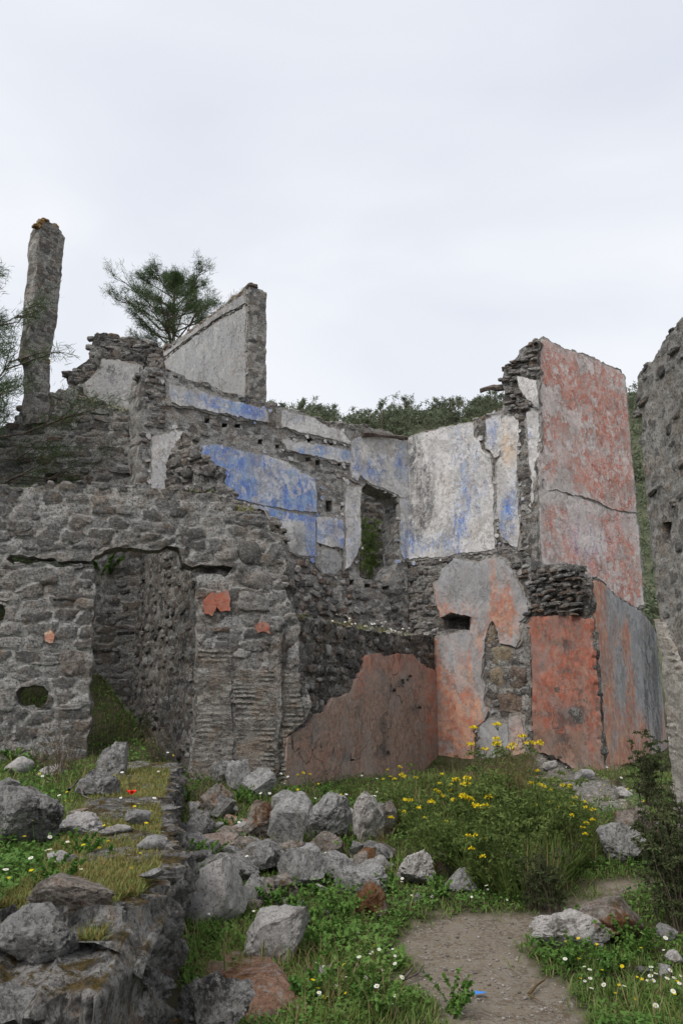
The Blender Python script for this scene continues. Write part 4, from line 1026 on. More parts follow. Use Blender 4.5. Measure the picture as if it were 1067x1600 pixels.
def boulder_mesh(seed, mat, sub=4, cuts=11, rough=.06, ax=(1, 1, 1)):
    bm = bmesh.new()
    bmesh.ops.create_icosphere(bm, subdivisions=sub, radius=1.0)
    V = np.array([v.co[:] for v in bm.verts]); bm.verts.ensure_lookup_table()
    Fc = np.array([[v.index for v in f.verts] for f in bm.faces]); bm.free()
    r = np.random.default_rng(seed)
    for k in range(cuts):
        n = r.normal(size=3); n /= np.linalg.norm(n)
        d = r.uniform(.34, .80)
        s_ = V @ n - d
        V = V - np.maximum(s_, 0)[:, None] * n * .93
    V = V * (1 + .10 * fbm(V * 1.6 + seed, 2, seed))[:, None]
    V = V / (V.max(0) - V.min(0)); V -= (V.max(0) + V.min(0)) / 2
    q = V * np.array(ax) * 1.6 / max(ax)
    nz = fbm(q * 5 + seed, 4, seed + 3, .6) * rough * 1.5 + np.abs(fbm(q * 8 + seed, 4, seed + 9, .62)) * -rough * 2.2
    V = V * (1 + nz * 1.6)[:, None]
    return mesh_obj('boulder', V, Fc, BM[mat], link=False, smooth=True, sharp=38)
def boulder(px, base, w, h, mat, label, seed, plane=None, rot=0.0, depth=.85, cuts=11, rough=.06, group=None, name='boulder', tilt=0.0, sub=4, at=None, cat='rock'):
    p = hit(px, base - h * .06, plane) if at is None else np.array(at)
    dist = p[1]
    k = dist / F / math.cos(math.atan((base - 800) / F) - PITCH) ** 0
    W_, H_ = w * k, h * k * 1.04
    D_ = W_ * depth
    an = max(0, math.atan((base - h * .5 - 800) / F) - PITCH)
    H_ = max(.5 * H_, (H_ - .62 * D_ * math.sin(an)) / math.cos(an))
    if sub == 4 and w > 48: sub = 5
    me = boulder_mesh(seed, mat, sub, cuts, rough, (W_, D_, H_))
    me.transform(Matrix.Rotation(tilt, 4, 'Y') @ Matrix.Rotation(rot, 4, 'Z') if not tilt else Matrix.Rotation(tilt, 4, 'Y'))
    o = bpy.data.objects.new(name, me)
    COL.objects.link(o)
    bx = np.array([v.co[:] for v in me.vertices]); ext = bx.max(0) - bx.min(0)
    o.scale = (W_ / ext[0], D_ / ext[1], H_ * 1.12 / ext[2])
    o.location = (p[0], p[1] + D_ * .35, p[2] + H_ * .45)
    return tag(o, label, cat, group)
PILE = 'tumbled boulders in front of the brown patch wall'
R_ = [
 (328, 1452, 112, 98, 'pale', 'large smooth pale grey boulder sloping down beside the low wall', dict(tilt=.55, cuts=7, rough=.025)),
 (432, 1518, 95, 86, 'pale', 'pale rounded boulder alone on the grass in front of the boulder pile', dict(cuts=22, rough=.045)),
 (448, 1338, 74, 86, 'grey', 'upright angular grey boulder with a peaked top in the middle of the pile', dict(cuts=8, rough=.035, tilt=.2, group=PILE)),
 (514, 1318, 74, 66, 'grey', 'broad pitted grey boulder right of the peaked one', dict(tilt=.4, group=PILE)),
 (574, 1320, 52, 68, 'white', 'whitish tilted boulder at the upper right end of the pile', dict(tilt=-.5, cuts=8, group=PILE)),
 (602, 1312, 36, 52, 'brown', 'brown mossy rock tucked behind the whitish tilted boulder', dict(group=PILE)),
 (508, 1347, 56, 42, 'brown', 'brown mossy rock at the foot of the broad pitted boulder', dict(group=PILE)),
 (402, 1326, 58, 58, 'brown', 'slanting brown rock leaning on the left of the peaked boulder', dict(tilt=-.5, group=PILE)),
 (342, 1339, 62, 34, 'pink', 'low pinkish brown rock on the left of the pile', dict(group=PILE)),
 (303, 1317, 50, 40, 'grey', 'rounded grey rock close to the mossy low wall', dict(group=PILE)),
 (316, 1341, 26, 14, 'pale', 'small pale stone under the low pinkish rock', dict(sub=3)),
 (335, 1282, 50, 50, 'brown', 'dark brown mossy rock standing behind the pile on the left', dict(rough=.05, group=PILE)),
 (405, 1250, 52, 46, 'grey', 'thin tilted slab at the foot of the combed pier', dict(tilt=.7, depth=.5, cuts=7)),
 (345, 1228, 50, 36, 'dark', 'dark rock half hidden in leaves at the pier foot', {}),
 (373, 1238, 40, 46, 'grey', 'grey pointed rock between the pier and the tilted slab', dict(tilt=.5)),
 (360, 1384, 84, 46, 'dark', 'long dark ribbed rock lying across the left of the pile', dict(tilt=.3, group=PILE)),
 (402, 1368, 74, 46, 'dark', 'dark rough rock below the peaked boulder', dict(tilt=.25, group=PILE)),
 (345, 1402, 54, 42, 'dark', 'dark rock wedged behind the large smooth boulder', dict(group=PILE)),
 (472, 1396, 76, 62, 'grey', 'grey speckled boulder in the front middle of the pile', dict(group=PILE)),
 (440, 1422, 62, 46, 'brown', 'brown rock in front of the grey speckled boulder', dict(tilt=.3, group=PILE)),
 (523, 1378, 56, 40, 'grey', 'grey rock right of the speckled boulder', dict(group=PILE)),
 (565, 1406, 80, 46, 'grey', 'long low dark grey rock just above the rusty one', dict(tilt=.1, rough=.08, group=PILE)),
 (580, 1441, 52, 54, 'rust', 'rust brown rock at the near edge of the pile by the path', dict(cuts=9)),
 (650, 1392, 60, 52, 'white', 'whitish pitted rock at the head of the path', dict(rough=.09)),
 (690, 1374, 48, 40, 'brown', 'brownish rock beside the whitish one near the bush', dict(group=PILE)),
 (720, 1399, 54, 36, 'grey', 'low grey rock under the yellow flowering bush', {}),
 (558, 1343, 26, 24, 'dark', 'small dark rock under the whitish tilted boulder', dict(sub=3, group=PILE)),
 (584, 1346, 36, 28, 'dark', 'dark squat rock below the brown mossy one at the right end', dict(group=PILE)),
 (573, 1370, 34, 26, 'grey', 'small grey rock in the gap at the right of the pile', dict(sub=3, group=PILE)),
 (497, 1358, 52, 24, 'grey', 'flat grey rock in the hollow under the pitted boulder', dict(group=PILE)),
 (302, 1276, 22, 20, 'pale', 'small pale rock by the low wall behind the pile', dict(sub=3)),
 (393, 1420, 42, 44, 'grey', 'lichen covered grey rock right of the large smooth boulder', dict(group=PILE)),
 (654, 1414, 14, 15, 'grey', 'little grey stone below the whitish pitted rock', dict(sub=3)),
 (638, 1417, 16, 8, 'white', 'little white stone at the grass edge of the path', dict(sub=3)),
 (310, 1370, 32, 20, 'grey', 'small flat grey stone behind the large smooth boulder', dict(sub=3)),
 (370, 1298, 42, 22, 'orange', 'flat orange brown stone on the left of the pile', dict(sub=3, group=PILE)),
 (362, 1318, 40, 24, 'pink', 'pinkish stone under the flat orange one', dict(sub=3, group=PILE)),
 (412, 1348, 30, 22, 'dark', 'small dark stone wedged left of the peaked boulder foot', dict(sub=3, group=PILE)),
 (605, 1362, 22, 16, 'grey', 'small grey stone at the grass edge right of the pile', dict(sub=3)),
 (505, 1532, 34, 18, 'grey', 'small grey stone in the grass right of the lone pale boulder', dict(sub=3)),
 (898, 1490, 128, 58, 'white', 'broad low boulder with white lichen on the right of the path', dict(rough=.07, depth=.6, cuts=13)),
 (970, 1480, 98, 62, 'brown', 'large rounded brownish boulder behind the white lichened one', dict(cuts=9, rough=.045)),
 (1000, 1332, 66, 58, 'brown', 'brown mossy rock leaning beside the near right wall', dict(tilt=.4)),
 (972, 1352, 70, 58, 'grey', 'slanting grey slab in front of the brown mossy rock on the right', dict(tilt=.5, cuts=7)),
 (1028, 1312, 44, 34, 'grey', 'grey rock against the foot of the near right wall', {}),
 (1043, 1532, 20, 20, 'grey', 'small grey stone in the grass at the right edge', dict(sub=3)),
 (1056, 1508, 26, 18, 'white', 'small pale pink stone at the right edge', dict(sub=3)),
 (1008, 1528, 18, 14, 'grey', 'small round stone in the grass right of the lichened boulder', dict(sub=3)),
 (1045, 1470, 30, 22, 'grey', 'grey stone in the grass behind the large brownish boulder', dict(sub=3)),
 (875, 1265, 24, 18, 'grey', 'small grey rock among weeds below the recessed red panel', dict(sub=3)),
 (915, 1222, 30, 18, 'grey', 'small rock at the foot of the orange streaked wall', dict(sub=3)),
 (978, 1252, 26, 20, 'pale', 'pale rock on the stony slope beside the dark shrub', dict(sub=3)),
 (862, 1204, 24, 14, 'pale', 'pale stone at the top of the stony slope', dict(sub=3)),
 (690, 1345, 34, 22, 'grey', 'grey stone half sunk under the flowering bush', dict(sub=3)),
 (25, 1338, 118, 96, 'dark', 'big dark lichened boulder at the left edge', dict(cuts=8)),
 (6, 1262, 40, 40, 'grey', 'grey rock cut by the left edge behind the big dark boulder', {}),
 (54, 1287, 40, 40, 'dark', 'smooth dark pointed stone behind the big dark boulder', dict(cuts=6, rough=.02)),
 (112, 1322, 76, 46, 'pale', 'pale wrinkled rock on the grassy terrace', dict(tilt=-.2, rough=.08)),
 (120, 1284, 36, 18, 'pink', 'small pinkish stone on the terrace behind the pale wrinkled rock', dict(sub=3)),
 (92, 1363, 46, 30, 'pale', 'small pale rock among daisies on the terrace', dict(sub=3)),
 (150, 1258, 66, 46, 'dark', 'dark rugged rock lying diagonally by the mossy wall', dict(tilt=-.6)),
 (178, 1222, 46, 52, 'dark', 'dark upright rock leaning above the diagonal one', dict(tilt=-.7)),
 (20, 1215, 44, 28, 'pale', 'pale rock in the weeds under the front wall', dict(sub=3)),
 (75, 1218, 40, 22, 'pale', 'pale flat rock in the dry weeds under the front wall', dict(sub=3)),
]
for i, (x, y, w, h, m, lb, kw) in enumerate(R_):
    boulder(x, y, w, h, m, lb, 100 + i * 7, **kw)
for i in range(80):
    x = random.uniform(290, 625); y = random.uniform(1270, 1440)
    if abs(y - 1350 - (x - 450) * .12) > 80: continue
    w = random.uniform(14, 46)
    boulder(x, y, w, w * random.uniform(.6, .85), random.choice(['grey', 'dark', 'brown', 'pale']), 'small broken stone filling the gaps between the tumbled boulders', 2000 + i * 3, sub=3, group='small stones in the boulder pile')
for i, (x, y, w, h, m, lb, pl, kw) in enumerate([
 (212, 1291, 38, 24, 'grey', 'rounded grey stone sitting in the moss on the low wall', .80, dict(sub=3)),
 (178, 1308, 48, 18, 'white', 'flat whitish stone set in the moss of the low wall', .80, dict(sub=3)),
 (235, 1328, 46, 20, 'grey', 'flat lichened stone on the right edge of the low wall', .79, dict(sub=3)),
 (105, 1428, 130, 52, 'brown', 'dark boulder with orange lichen on the near end of the low wall', .74, dict(cuts=8, depth=.5)),
 (40, 1520, 135, 88, 'dark', 'large dark mossy boulder at the bottom left on the wall end', .66, dict(cuts=9, depth=.6)),
 (10, 1610, 90, 55, 'dark', 'dark rock in the bottom left corner', .55, dict(depth=.6)),
 (235, 1375, 36, 16, 'grey', 'thin grey stone on the edge of the low wall below the lichened one', .77, dict(sub=3))]):
    boulder(x, y, w, h, m, lb, 900 + i * 11, plane=pl, **kw)
sl = bpy.data.objects.new('rock_slab', boulder_mesh(1301, 'orange', 5, 9, .05, (1.8, .8, .4)))
COL.objects.link(sl)
a_, b_ = hit(283, 1452), hit(462, 1600)
sl.location = tuple((a_ + b_) / 2 + np.array([-.04, 0, -.03])); sl.scale = (float(np.linalg.norm(b_ - a_)) * 1.2, .66, .42)
sl.rotation_euler = (.25, .12, math.atan2(b_[1] - a_[1], b_[0] - a_[0]))
tag(sl, 'sloping slab of orange brown bedrock running down beside the low wall', 'rock')
boulder(325, 1665, 118, 110, 'dark', 'dark lumpy rock below the orange slab at the bottom edge', 1311, cuts=14, rough=.09)

# gravel and grit on the path, rubble chips on the scree
def chips(name, n, sampler, size, mat, label):
    base = []
    for s_ in range(6):
        bm = bmesh.new(); bmesh.ops.create_icosphere(bm, subdivisions=1, radius=.5)
        v = np.array([q.co[:] for q in bm.verts]); bm.verts.ensure_lookup_table()
        f = np.array([[a.index for a in q.verts] for q in bm.faces]); bm.free()
        v = v * (1 + .35 * fbm(v * 2.3 + s_ * 5, 2, s_))[:, None] * np.array([1, .8, .6])
        base.append((v, f))
    xy = sampler(n)
    z = ground_z(xy[:, 0], xy[:, 1])
    V, Fc, o = [], [], 0
    for i in range(len(xy)):
        v, f = base[i % 6]
        s_ = size[0] * (size[1] / size[0]) ** (random.random() ** 2.2)
        a = random.uniform(0, 6.28); c_, sn = math.cos(a), math.sin(a)
        w = np.stack([v[:, 0] * c_ - v[:, 1] * sn, v[:, 0] * sn + v[:, 1] * c_, v[:, 2]], 1) * s_
        V.append(w + np.array([xy[i, 0], xy[i, 1], z[i] - .02 + s_ * .14])); Fc.append(f + o); o += len(v)
    t_ = mesh_obj(name, np.concatenate(V), np.concatenate(Fc), mat, None, False)
    tag(t_, label, 'gravel', kind='stuff')
def near_sampler(x0, x1, y0, y1, maskf, pw=1.3):
    def f(n):
        out = []
        tot = 0
        while tot < n:
            u = RNG.uniform(size=n * 2)
            y = (y0 ** (1 - pw) + u * (y1 ** (1 - pw) - y0 ** (1 - pw))) ** (1 / (1 - pw))
            x = RNG.uniform(-.62, .62, n * 2) * y
            k = (x > x0) & (x < x1) & maskf(x, y)
            q = np.stack([x[k], y[k]], 1); out.append(q); tot += len(q)
        return np.concatenate(out)[:n]
    return f
tch = NT('gravel_chips')
cc = tch.mix(tch.rng(tch.noise(9, 4, .7), .35, .65), (.12, .105, .09), (.30, .275, .25))
M['chips'] = tch.done(tch.mix(tch.math('MULTIPLY', tch.rng(tch.noise(4, 3, .7), .55, .7), .5), cc, (.33, .25, .19)))
chips('gravel', 1700, near_sampler(-.5, 4, 3.8, 8, lambda x, y: path_mask(x, y) > .35), (.006, .034), M['chips'], 'loose gravel and small stones on the dirt path')
chips('rubble_chips', 1200, near_sampler(2, 6.5, 8.5, 15, lambda x, y: path_mask(x, y, .3, SCREE_XY) > .2), (.02, .13), M['chips'], 'broken rubble chips scattered on the stony slope')

# ------------------------------------------------------------------ plants
def leaf_mat(name, a, b, trans=.25, dry=None):
    t = NT(name)
    (r_, g_, b_), _ = t.attr('vary')
    c = t.mix(r_, a, b)
    if dry: c = t.mix(t.rng(g_, .80, .95), c, dry)
    tr = t.n.new('ShaderNodeBsdfTranslucent'); t.l.new(c, tr.inputs[0])
    mx = t.n.new('ShaderNodeMixShader'); mx.inputs[0].default_value = trans
    t.l.new(t.b.outputs[0], mx.inputs[1]); t.l.new(tr.outputs[0], mx.inputs[2]); t.l.new(mx.outputs[0], t.out.inputs[0])
    t.b.inputs['Roughness'].default_value = .6
    t.set(t.b.inputs['Base Color'], c)
    return t.m
M['grass'] = leaf_mat('grass_blades', (.09, .155, .035), (.195, .27, .065), .35, (.30, .25, .13))
M['herb'] = leaf_mat('herb_leaves', (.065, .15, .03), (.155, .27, .06), .3)
M['moss_grass'] = leaf_mat('wall_top_turf', (.13, .17, .045), (.27, .26, .09), .3, (.30, .17, .07))
M['fern'] = leaf_mat('feathery_leaves', (.08, .13, .033), (.205, .26, .075), .35)
M['shrub'] = leaf_mat('shrub_leaves', (.05, .07, .028), (.11, .13, .055), .25)
M['dry'] = leaf_mat('dry_stems', (.17, .12, .06), (.27, .20, .10), .2)
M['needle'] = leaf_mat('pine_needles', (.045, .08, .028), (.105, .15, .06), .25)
M['needle_far'] = leaf_mat('far_pine_needles', (.10, .125, .075), (.175, .20, .12), .25)  # far needles made paler to carry the distance haze in their colour
def flat_mat(name, c, rough=.7):
    t = NT(name); return t.done(c, None, rough)
M['yellow'] = flat_mat('yellow_petals', (.68, .52, .015))
M['white'] = flat_mat('white_petals', (.80, .80, .78))
M['poppy'] = flat_mat('poppy_petals', (.75, .03, .015))
M['stalk'] = flat_mat('green_stalks', (.07, .10, .03))
M['bark'] = rubble_mat('pine_bark', (.20, .155, .12), (.12, .09, .07), (.045, .035, .03), .4)
M['twig'] = flat_mat('bare_twigs', (.11, .085, .065), .9)

def cards(pos, dirn, length, width, droop=0.0, seed=0):
    """thin pointed leaves: base pair, mid pair, tip -> V, quads+tri as tris"""
    n = len(pos)
    r = np.random.default_rng(seed)
    dirn = dirn / (np.linalg.norm(dirn, axis=1, keepdims=True) + 1e-9)
    side = np.cross(dirn, r.normal(size=(n, 3))); side /= (np.linalg.norm(side, axis=1, keepdims=True) + 1e-9)
    L = np.asarray(length)[:, None]; Wd = np.asarray(width)[:, None]
    dn = np.array([0, 0, -1.0]) * droop
    m = pos + dirn * L * .5 + dn * L * .12
    tip = pos + dirn * L + dn * L * .5
    V = np.stack([pos - side * Wd * .35, pos + side * Wd * .35, m + side * Wd * .5, m - side * Wd * .5, tip], 1).reshape(-1, 3)
    b = np.arange(n)[:, None] * 5
    T = np.concatenate([b + np.array([[0, 1, 2]]), b + np.array([[0, 2, 3]]), b + np.array([[3, 2, 4]])])
    return V, T
def vary(me, n, per, seed=0, field=None):
    r = np.random.default_rng(seed)
    a = r.uniform(size=n); b = r.uniform(size=n)
    if field is not None: a = np.clip(.5 * a + .5 * field, 0, 1)
    vattr(me, 'vary', np.repeat(np.stack([a, b, b], 1), per, 0))

# short turf over everything that is not path or wall
ROCKY = None
def veg_ok(x, y):
    lx = np.interp(y, LINE_Y, LINE_X)
    on_low = (x < lx + .12) & (x > lx - .62) & (y < 9.8)
    return ~on_low
def grass_mask(x, y):
    keep = path_mask(x, y, .16) < RNG.uniform(.25, .8, len(x))
    keep &= path_mask(x, y, .2, SCREE_XY) < RNG.uniform(.1, 1.0, len(x))
    d = fbm(np.stack([x, y], -1) * 1.7, 3, 77)
    keep &= RNG.uniform(-.9, .6, len(x)) < d + .35
    return keep & veg_ok(x, y)
def turf(name, n, label, mat, L, Wd, x0=-6.5, x1=8, y0=3.2, y1=16, mask=grass_mask, pw=1.5, zoff=None, droop=.6, up=1.0, seed=5):
    xy = near_sampler(x0, x1, y0, y1, mask, pw)(n)
    z = ground_z(xy[:, 0], xy[:, 1]) if zoff is None else zoff(xy[:, 0], xy[:, 1])
    r = np.random.default_rng(seed)
    d = r.normal(size=(n, 3)) * np.array([.55, .55, .15]) + np.array([0, 0, up])
    patch = .5 + .5 * fbm(xy * .9, 3, seed + 3)
    l = r.uniform(L[0], L[1], n) * (.5 + 1.1 * np.clip(patch, 0, 1))
    w = r.uniform(Wd[0], Wd[1], n) * (.7 + xy[:, 1] * .06)
    V, T = cards(np.concatenate([xy, z[:, None] - .01], 1), d, l, w, droop, seed)
    o = mesh_obj(name, V, T, mat, None, False)
    vary(o.data, n, 5, seed, np.clip(.5 + .9 * fbm(xy * 1.1, 3, seed + 9), 0, 1))
    return tag(o, label, 'grass', kind='stuff')
turf('grass', 130000, 'short green grass growing around the rocks and the path', M['grass'], (.04, .13), (.004, .008))
def herb_mask(x, y):
    d = fbm(np.stack([x, y], -1) * 2.1, 3, 91)
    return (path_mask(x, y, .16) < .25) & (path_mask(x, y, .2, SCREE_XY) < RNG.uniform(0, .7, len(x))) & veg_ok(x, y) & (d > -.12 + RNG.uniform(-.25, .25, len(x)))
o = turf('ground_cover', 90000, 'low leafy ground cover between the rocks', M['herb'], (.018, .042), (.012, .028), mask=herb_mask, droop=.5, up=.45, seed=15)
# raise part of the leaves above the soil so that they mound
co = np.zeros(len(o.data.vertices) * 3); o.data.vertices.foreach_get('co', co); co = co.reshape(-1, 5, 3)
co[:, :, 2] += (RNG.uniform(0, 1, len(co)) ** 1.5 * .10 * np.clip(.6 + fbm(co[:, 0, :2] * 2.1, 3, 91) * 1.6, 0, 1.4))[:, None]
o.data.vertices.foreach_set('co', co.ravel()); o['category'] = 'ground cover'
# turf on top of the low wall
def top_mask(x, y):
    lx = np.interp(y, LINE_Y, LINE_X)
    f = fbm(np.stack([x, y], -1) * 2.4, 3, 19)
    return (x < lx - .04) & (x > lx - .66) & (y < 9.7) & (f > -.60 + .6 * smooth(-y, -4.4, -3.4))
def top_z(x, y): return np.interp(y, [2.5, 3.2, 3.35, 5, 7, 9.7], [.70, .73, .69, .765, .81, .88]) + .02
turf('wall_top_turf', 38000, 'mossy yellowish turf with tiny flowers on top of the low wall', M['moss_grass'], (.02, .07), (.003, .007), -3, 0, 3.3, 9.7, top_mask, 1.4, top_z, .4, .8, 25)
# weedy tall layer under the big bush
BUSH_XY = np.array([hit(x, y)[:2] for x, y in ((618, 1262), (640, 1235), (700, 1212), (760, 1225), (830, 1240), (900, 1275), (930, 1325), (895, 1370), (862, 1408), (800, 1412), (740, 1390), (690, 1360), (650, 1320))])
def bush_mask(x, y): return inpoly(np.stack([x, y], -1), BUSH_XY)
turf('weeds', 16000, 'dense tangle of tall weeds and grass at the foot of the pier', M['fern'], (.18, .48), (.006, .012), 0, 5, 6, 14, bush_mask, 1.3, None, .5, 1.2, 35)
turf('dry_weeds', 1500, 'brownish dry grass among the tall weeds', M['dry'], (.2, .6), (.004, .008), 0, 5, 6, 14, bush_mask, 1.3, None, .4, 1.3, 45)
def base_mask(x, y): return (path_mask(x, y, .2) < .1) & veg_ok(x, y) & (fbm(np.stack([x, y], -1) * 1.3, 2, 61) > .05)
turf('long_grass', 9000, 'longer rank grass along the wall feet and boulders', M['grass'], (.12, .32), (.004, .008), -6, 7, 4.2, 14, base_mask, 1.2, None, .7, 1.0, 55)
turf('dead_grass', 3500, 'thin straw coloured dead stems on the terrace and by the walls', M['dry'], (.10, .36), (.003, .005), -6, 7, 4.2, 13, base_mask, 1.2, None, .5, 1.1, 65)

def tubes(paths, rad, k=4):
    V, Fc, o = [], [], 0
    for p, r in zip(paths, rad):
        p = np.asarray(p, float); n = len(p)
        for i in range(n):
            d = p[min(i + 1, n - 1)] - p[max(i - 1, 0)]; d = d / (np.linalg.norm(d) + 1e-9)
            a = np.cross(d, [0.31, .82, .47]); a /= np.linalg.norm(a) + 1e-9; b = np.cross(d, a)
            rr = r * (1 - .75 * i / max(1, n - 1))
            for j in range(k):
                an = 2 * math.pi * j / k
                V.append(p[i] + rr * (a * math.cos(an) + b * math.sin(an)))
        for i in range(n - 1):
            for j in range(k):
                Fc.append((o + i * k + j, o + i * k + (j + 1) % k, o + (i + 1) * k + (j + 1) % k, o + (i + 1) * k + j))
        o += n * k
    return np.array(V), np.array(Fc)
def stem_paths(n, h, spread, seed, seg=6, wob=.06):
    r = np.random.default_rng(seed); out = []
    for i in range(n):
        a = r.uniform(0, 6.28); lean = r.uniform(.2, 1) * spread
        hh = h * r.uniform(.6, 1.0); p0 = r.normal(size=2) * spread * .18
        pts = []
        for k in range(seg + 1):
            f = k / seg
            pts.append((p0[0] + math.cos(a) * lean * f ** 1.5 + r.normal() * wob * h * .3 * f, p0[1] + math.sin(a) * lean * f ** 1.5 + r.normal() * wob * h * .3 * f, hh * f))
        out.append(np.array(pts))
    return out
def along(paths, n, f0=.1, f1=1.0, seed=0, bias=1.0):
    r = np.random.default_rng(seed)
    P_, D_ = [], []
    for i in range(n):
        p = paths[r.integers(len(paths))]
        f = (f0 + (f1 - f0) * r.uniform() ** bias) * (len(p) - 1)
        k = min(int(f), len(p) - 2)
        P_.append(p[k] + (p[k + 1] - p[k]) * (f - k)); D_.append(p[k + 1] - p[k])
    return np.array(P_), np.array(D_)
def copy_tree(o, parent=None):
    c = o.copy(); COL.objects.link(c)
    if parent: c.parent = parent
    for ch in o.children: copy_tree(ch, c)
    return c
def plant(name, label, cat, seed, h, spread, nst, nleaf, leafL, leafW, lmat, smat='stalk', frond=0, flowers=None, srad=.004, f0=.1, bias=1.0, droop=.4, group=None, seg=6, ups=.35):
    r = np.random.default_rng(seed)
    root = empty(name)
    tag(root, label, cat, group)
    st = stem_paths(nst, h, spread, seed, seg)
    paths = list(st); rads = [srad] * len(st)
    if frond:
        fp, fd = along(st, frond, f0, .95, seed + 1, bias)
        fr = []
        for p in fp:
            d = r.normal(size=3) * np.array([1, 1, .3]); d[2] += ups; d /= np.linalg.norm(d)
            l = r.uniform(.5, 1) * leafL * 4.5
            fr.append(np.array([p, p + d * l * .5, p + d * l + np.array([0, 0, -.25 * l])]))
        paths += fr; rads += [srad * .5] * len(fr)
        lp, ld = along(fr, nleaf, .15, 1.0, seed + 2)
    else:
        lp, ld = along(st, nleaf, f0, 1.0, seed + 2, bias)
    V, Fc = tubes(paths, rads, 3)
    mesh_obj('stem', V, Fc, M[smat], root, True)
    d = ld / (np.linalg.norm(ld, axis=1, keepdims=True) + 1e-9) * .6 + r.normal(size=(nleaf, 3)) * .65 + np.array([0, 0, .1])
    V, T = cards(lp, d, r.uniform(.6, 1.2, nleaf) * leafL, r.uniform(.6, 1.2, nleaf) * leafW, droop, seed)
    f = mesh_obj('foliage', V, T, M[lmat], root, False)
    vary(f.data, nleaf, 5, seed, np.clip(.5 + 1.2 * fbm(lp * 6, 2, seed), 0, 1))
    if flowers:
        nfl, rad, dens = flowers
        tops = sorted(range(len(st)), key=lambda i: -st[i][-1][2])[:nfl]
        for ti in tops:
            c = st[ti][-1]
            k = dens
            a = r.uniform(0, 6.28, k); q = np.sqrt(r.uniform(0, 1, k)) * rad
            pts = np.stack([c[0] + np.cos(a) * q, c[1] + np.sin(a) * q, c[2] + .02 + .35 * rad - .5 * q ** 2 / rad + r.normal(size=k) * .006], 1)
            dd = r.normal(size=(k, 3)) * np.array([.8, .8, .3]) + np.array([0, 0, .7])
            s_ = r.uniform(.011, .019, k)
            V1, T1 = cards(pts - np.array([0, 0, .006]), dd, s_ * 1.3, s_, 0, seed + ti)
            ray_p = [np.array([c - np.array([0, 0, .04]), x]) for x in pts[::3]]
            V2, F2 = tubes(ray_p, [.0015] * len(ray_p), 3)
            fo = mesh_obj('flower_head', np.concatenate([V1, V2]), T1.tolist() + (F2 + len(V1)).tolist(), [M['yellow'], M['stalk']], root, False, midx=[0] * len(T1) + [1] * len(F2))
    return root
lush_ref = [None]
def place(proto, px, py, scale=1.0, first=False, label=None, group=None, plane=None, xyz=None):
    o = proto if first else copy_tree(proto)
    if proto is lush_ref[0]: scale *= 1.25
    p = hit(px, py, plane) if xyz is None else xyz
    o.location = tuple(p); o.rotation_euler = (0, 0, random.uniform(0, 6.28)); o.scale = (scale,) * 3
    if label: o['label'] = label
    if group: o['group'] = group
    return o
YG = 'yellow flowered weeds in front of the pier'
yA = plant('flowering_weed', 'x', 'weed', 11, .95, .30, 6, 1500, .028, .009, 'fern', frond=90, flowers=(6, .045, 42))
yB = plant('flowering_weed', 'x', 'weed', 12, .75, .34, 7, 1500, .028, .009, 'fern', frond=100, flowers=(7, .036, 30))
yC = plant('flowering_weed', 'x', 'weed', 13, .62, .30, 6, 1300, .026, .010, 'fern', frond=80, flowers=(4, .045, 40))
lush = lush_ref[0] = plant('leafy_weed', 'x', 'weed', 14, .55, .38, 10, 2600, .032, .012, 'fern', frond=130)
yl = [(yA, 805, 1275, 1.28, 'tallest yellow flowered weed, its heads level with the coral stub of the pier'), (yA, 762, 1268, 1.22, 'tall yellow flowered weed right in front of the pier foot'),
      (yB, 715, 1345, 1.0, 'yellow flowered weed with a broad low flower cluster, left in the bush'), (yC, 742, 1352, 1.0, 'bushy weed with a few yellow heads in the middle of the bush'),
      (yB, 660, 1345, .7, 'low weed with yellow flowers at the left end of the bush'), (yC, 640, 1262, .62, 'small weed with yellow flowers by the brown patch wall'), (yB, 612, 1250, .55, 'small yellow flowered weed left by the patch wall foot'),
      (yA, 850, 1300, .75, 'yellow flowered weed beside the stony slope'), (yB, 870, 1315, .72, 'yellow flowered weed right of the brown grass tuft'), (yC, 895, 1340, .75, 'weed with yellow heads at the right end of the bush'),
      (yB, 915, 1360, .68, 'rightmost yellow flowered weed above the path bend'), (yB, 745, 1395, .62, 'yellow flowered weed in the front of the bush near the path'), (yC, 690, 1300, .7, 'weed with yellow heads left of the pier'),
      (yA, 700, 1280, .6, 'slender yellow flowered weed at the corner of the patch wall'), (yC, 480, 1240, .4, 'small yellow flowered weed at the foot of the combed pier')]
seen = set()
for pr, x, y, s_, lb in yl:
    place(pr, x, y, s_, id(pr) not in seen, lb, YG); seen.add(id(pr))
first = True
for i, (x, y, s_) in enumerate([(640, 1300, .8), (672, 1322, .9), (705, 1372, .85), (735, 1372, 1.0), (770, 1340, 1.1), (790, 1390, 1.0), (820, 1352, 1.1), (845, 1335, 1.0), (868, 1345, .85), (760, 1300, 1.0), (800, 1310, 1.1), (725, 1300, .9), (690, 1260, .7), (660, 1255, .7), (775, 1400, .8), (870, 1290, .8), (620, 1282, .6), (545, 1250, .4), (900, 1320, .7)]):
    zn = 'left end' if x < 690 else 'right end' if x > 860 else 'front' if y > 1360 else 'back' if y < 1305 else 'middle'
    place(lush, x, y, s_, first, 'dark green feathery weed without flowers at the %s of the big bush' % zn, 'leafy weeds at the %s of the big bush' % zn); first = False
hb = plant('leafy_herb', 'x', 'herb', 15, .20, .22, 10, 520, .03, .024, 'herb', srad=.003, droop=.6)
first = True
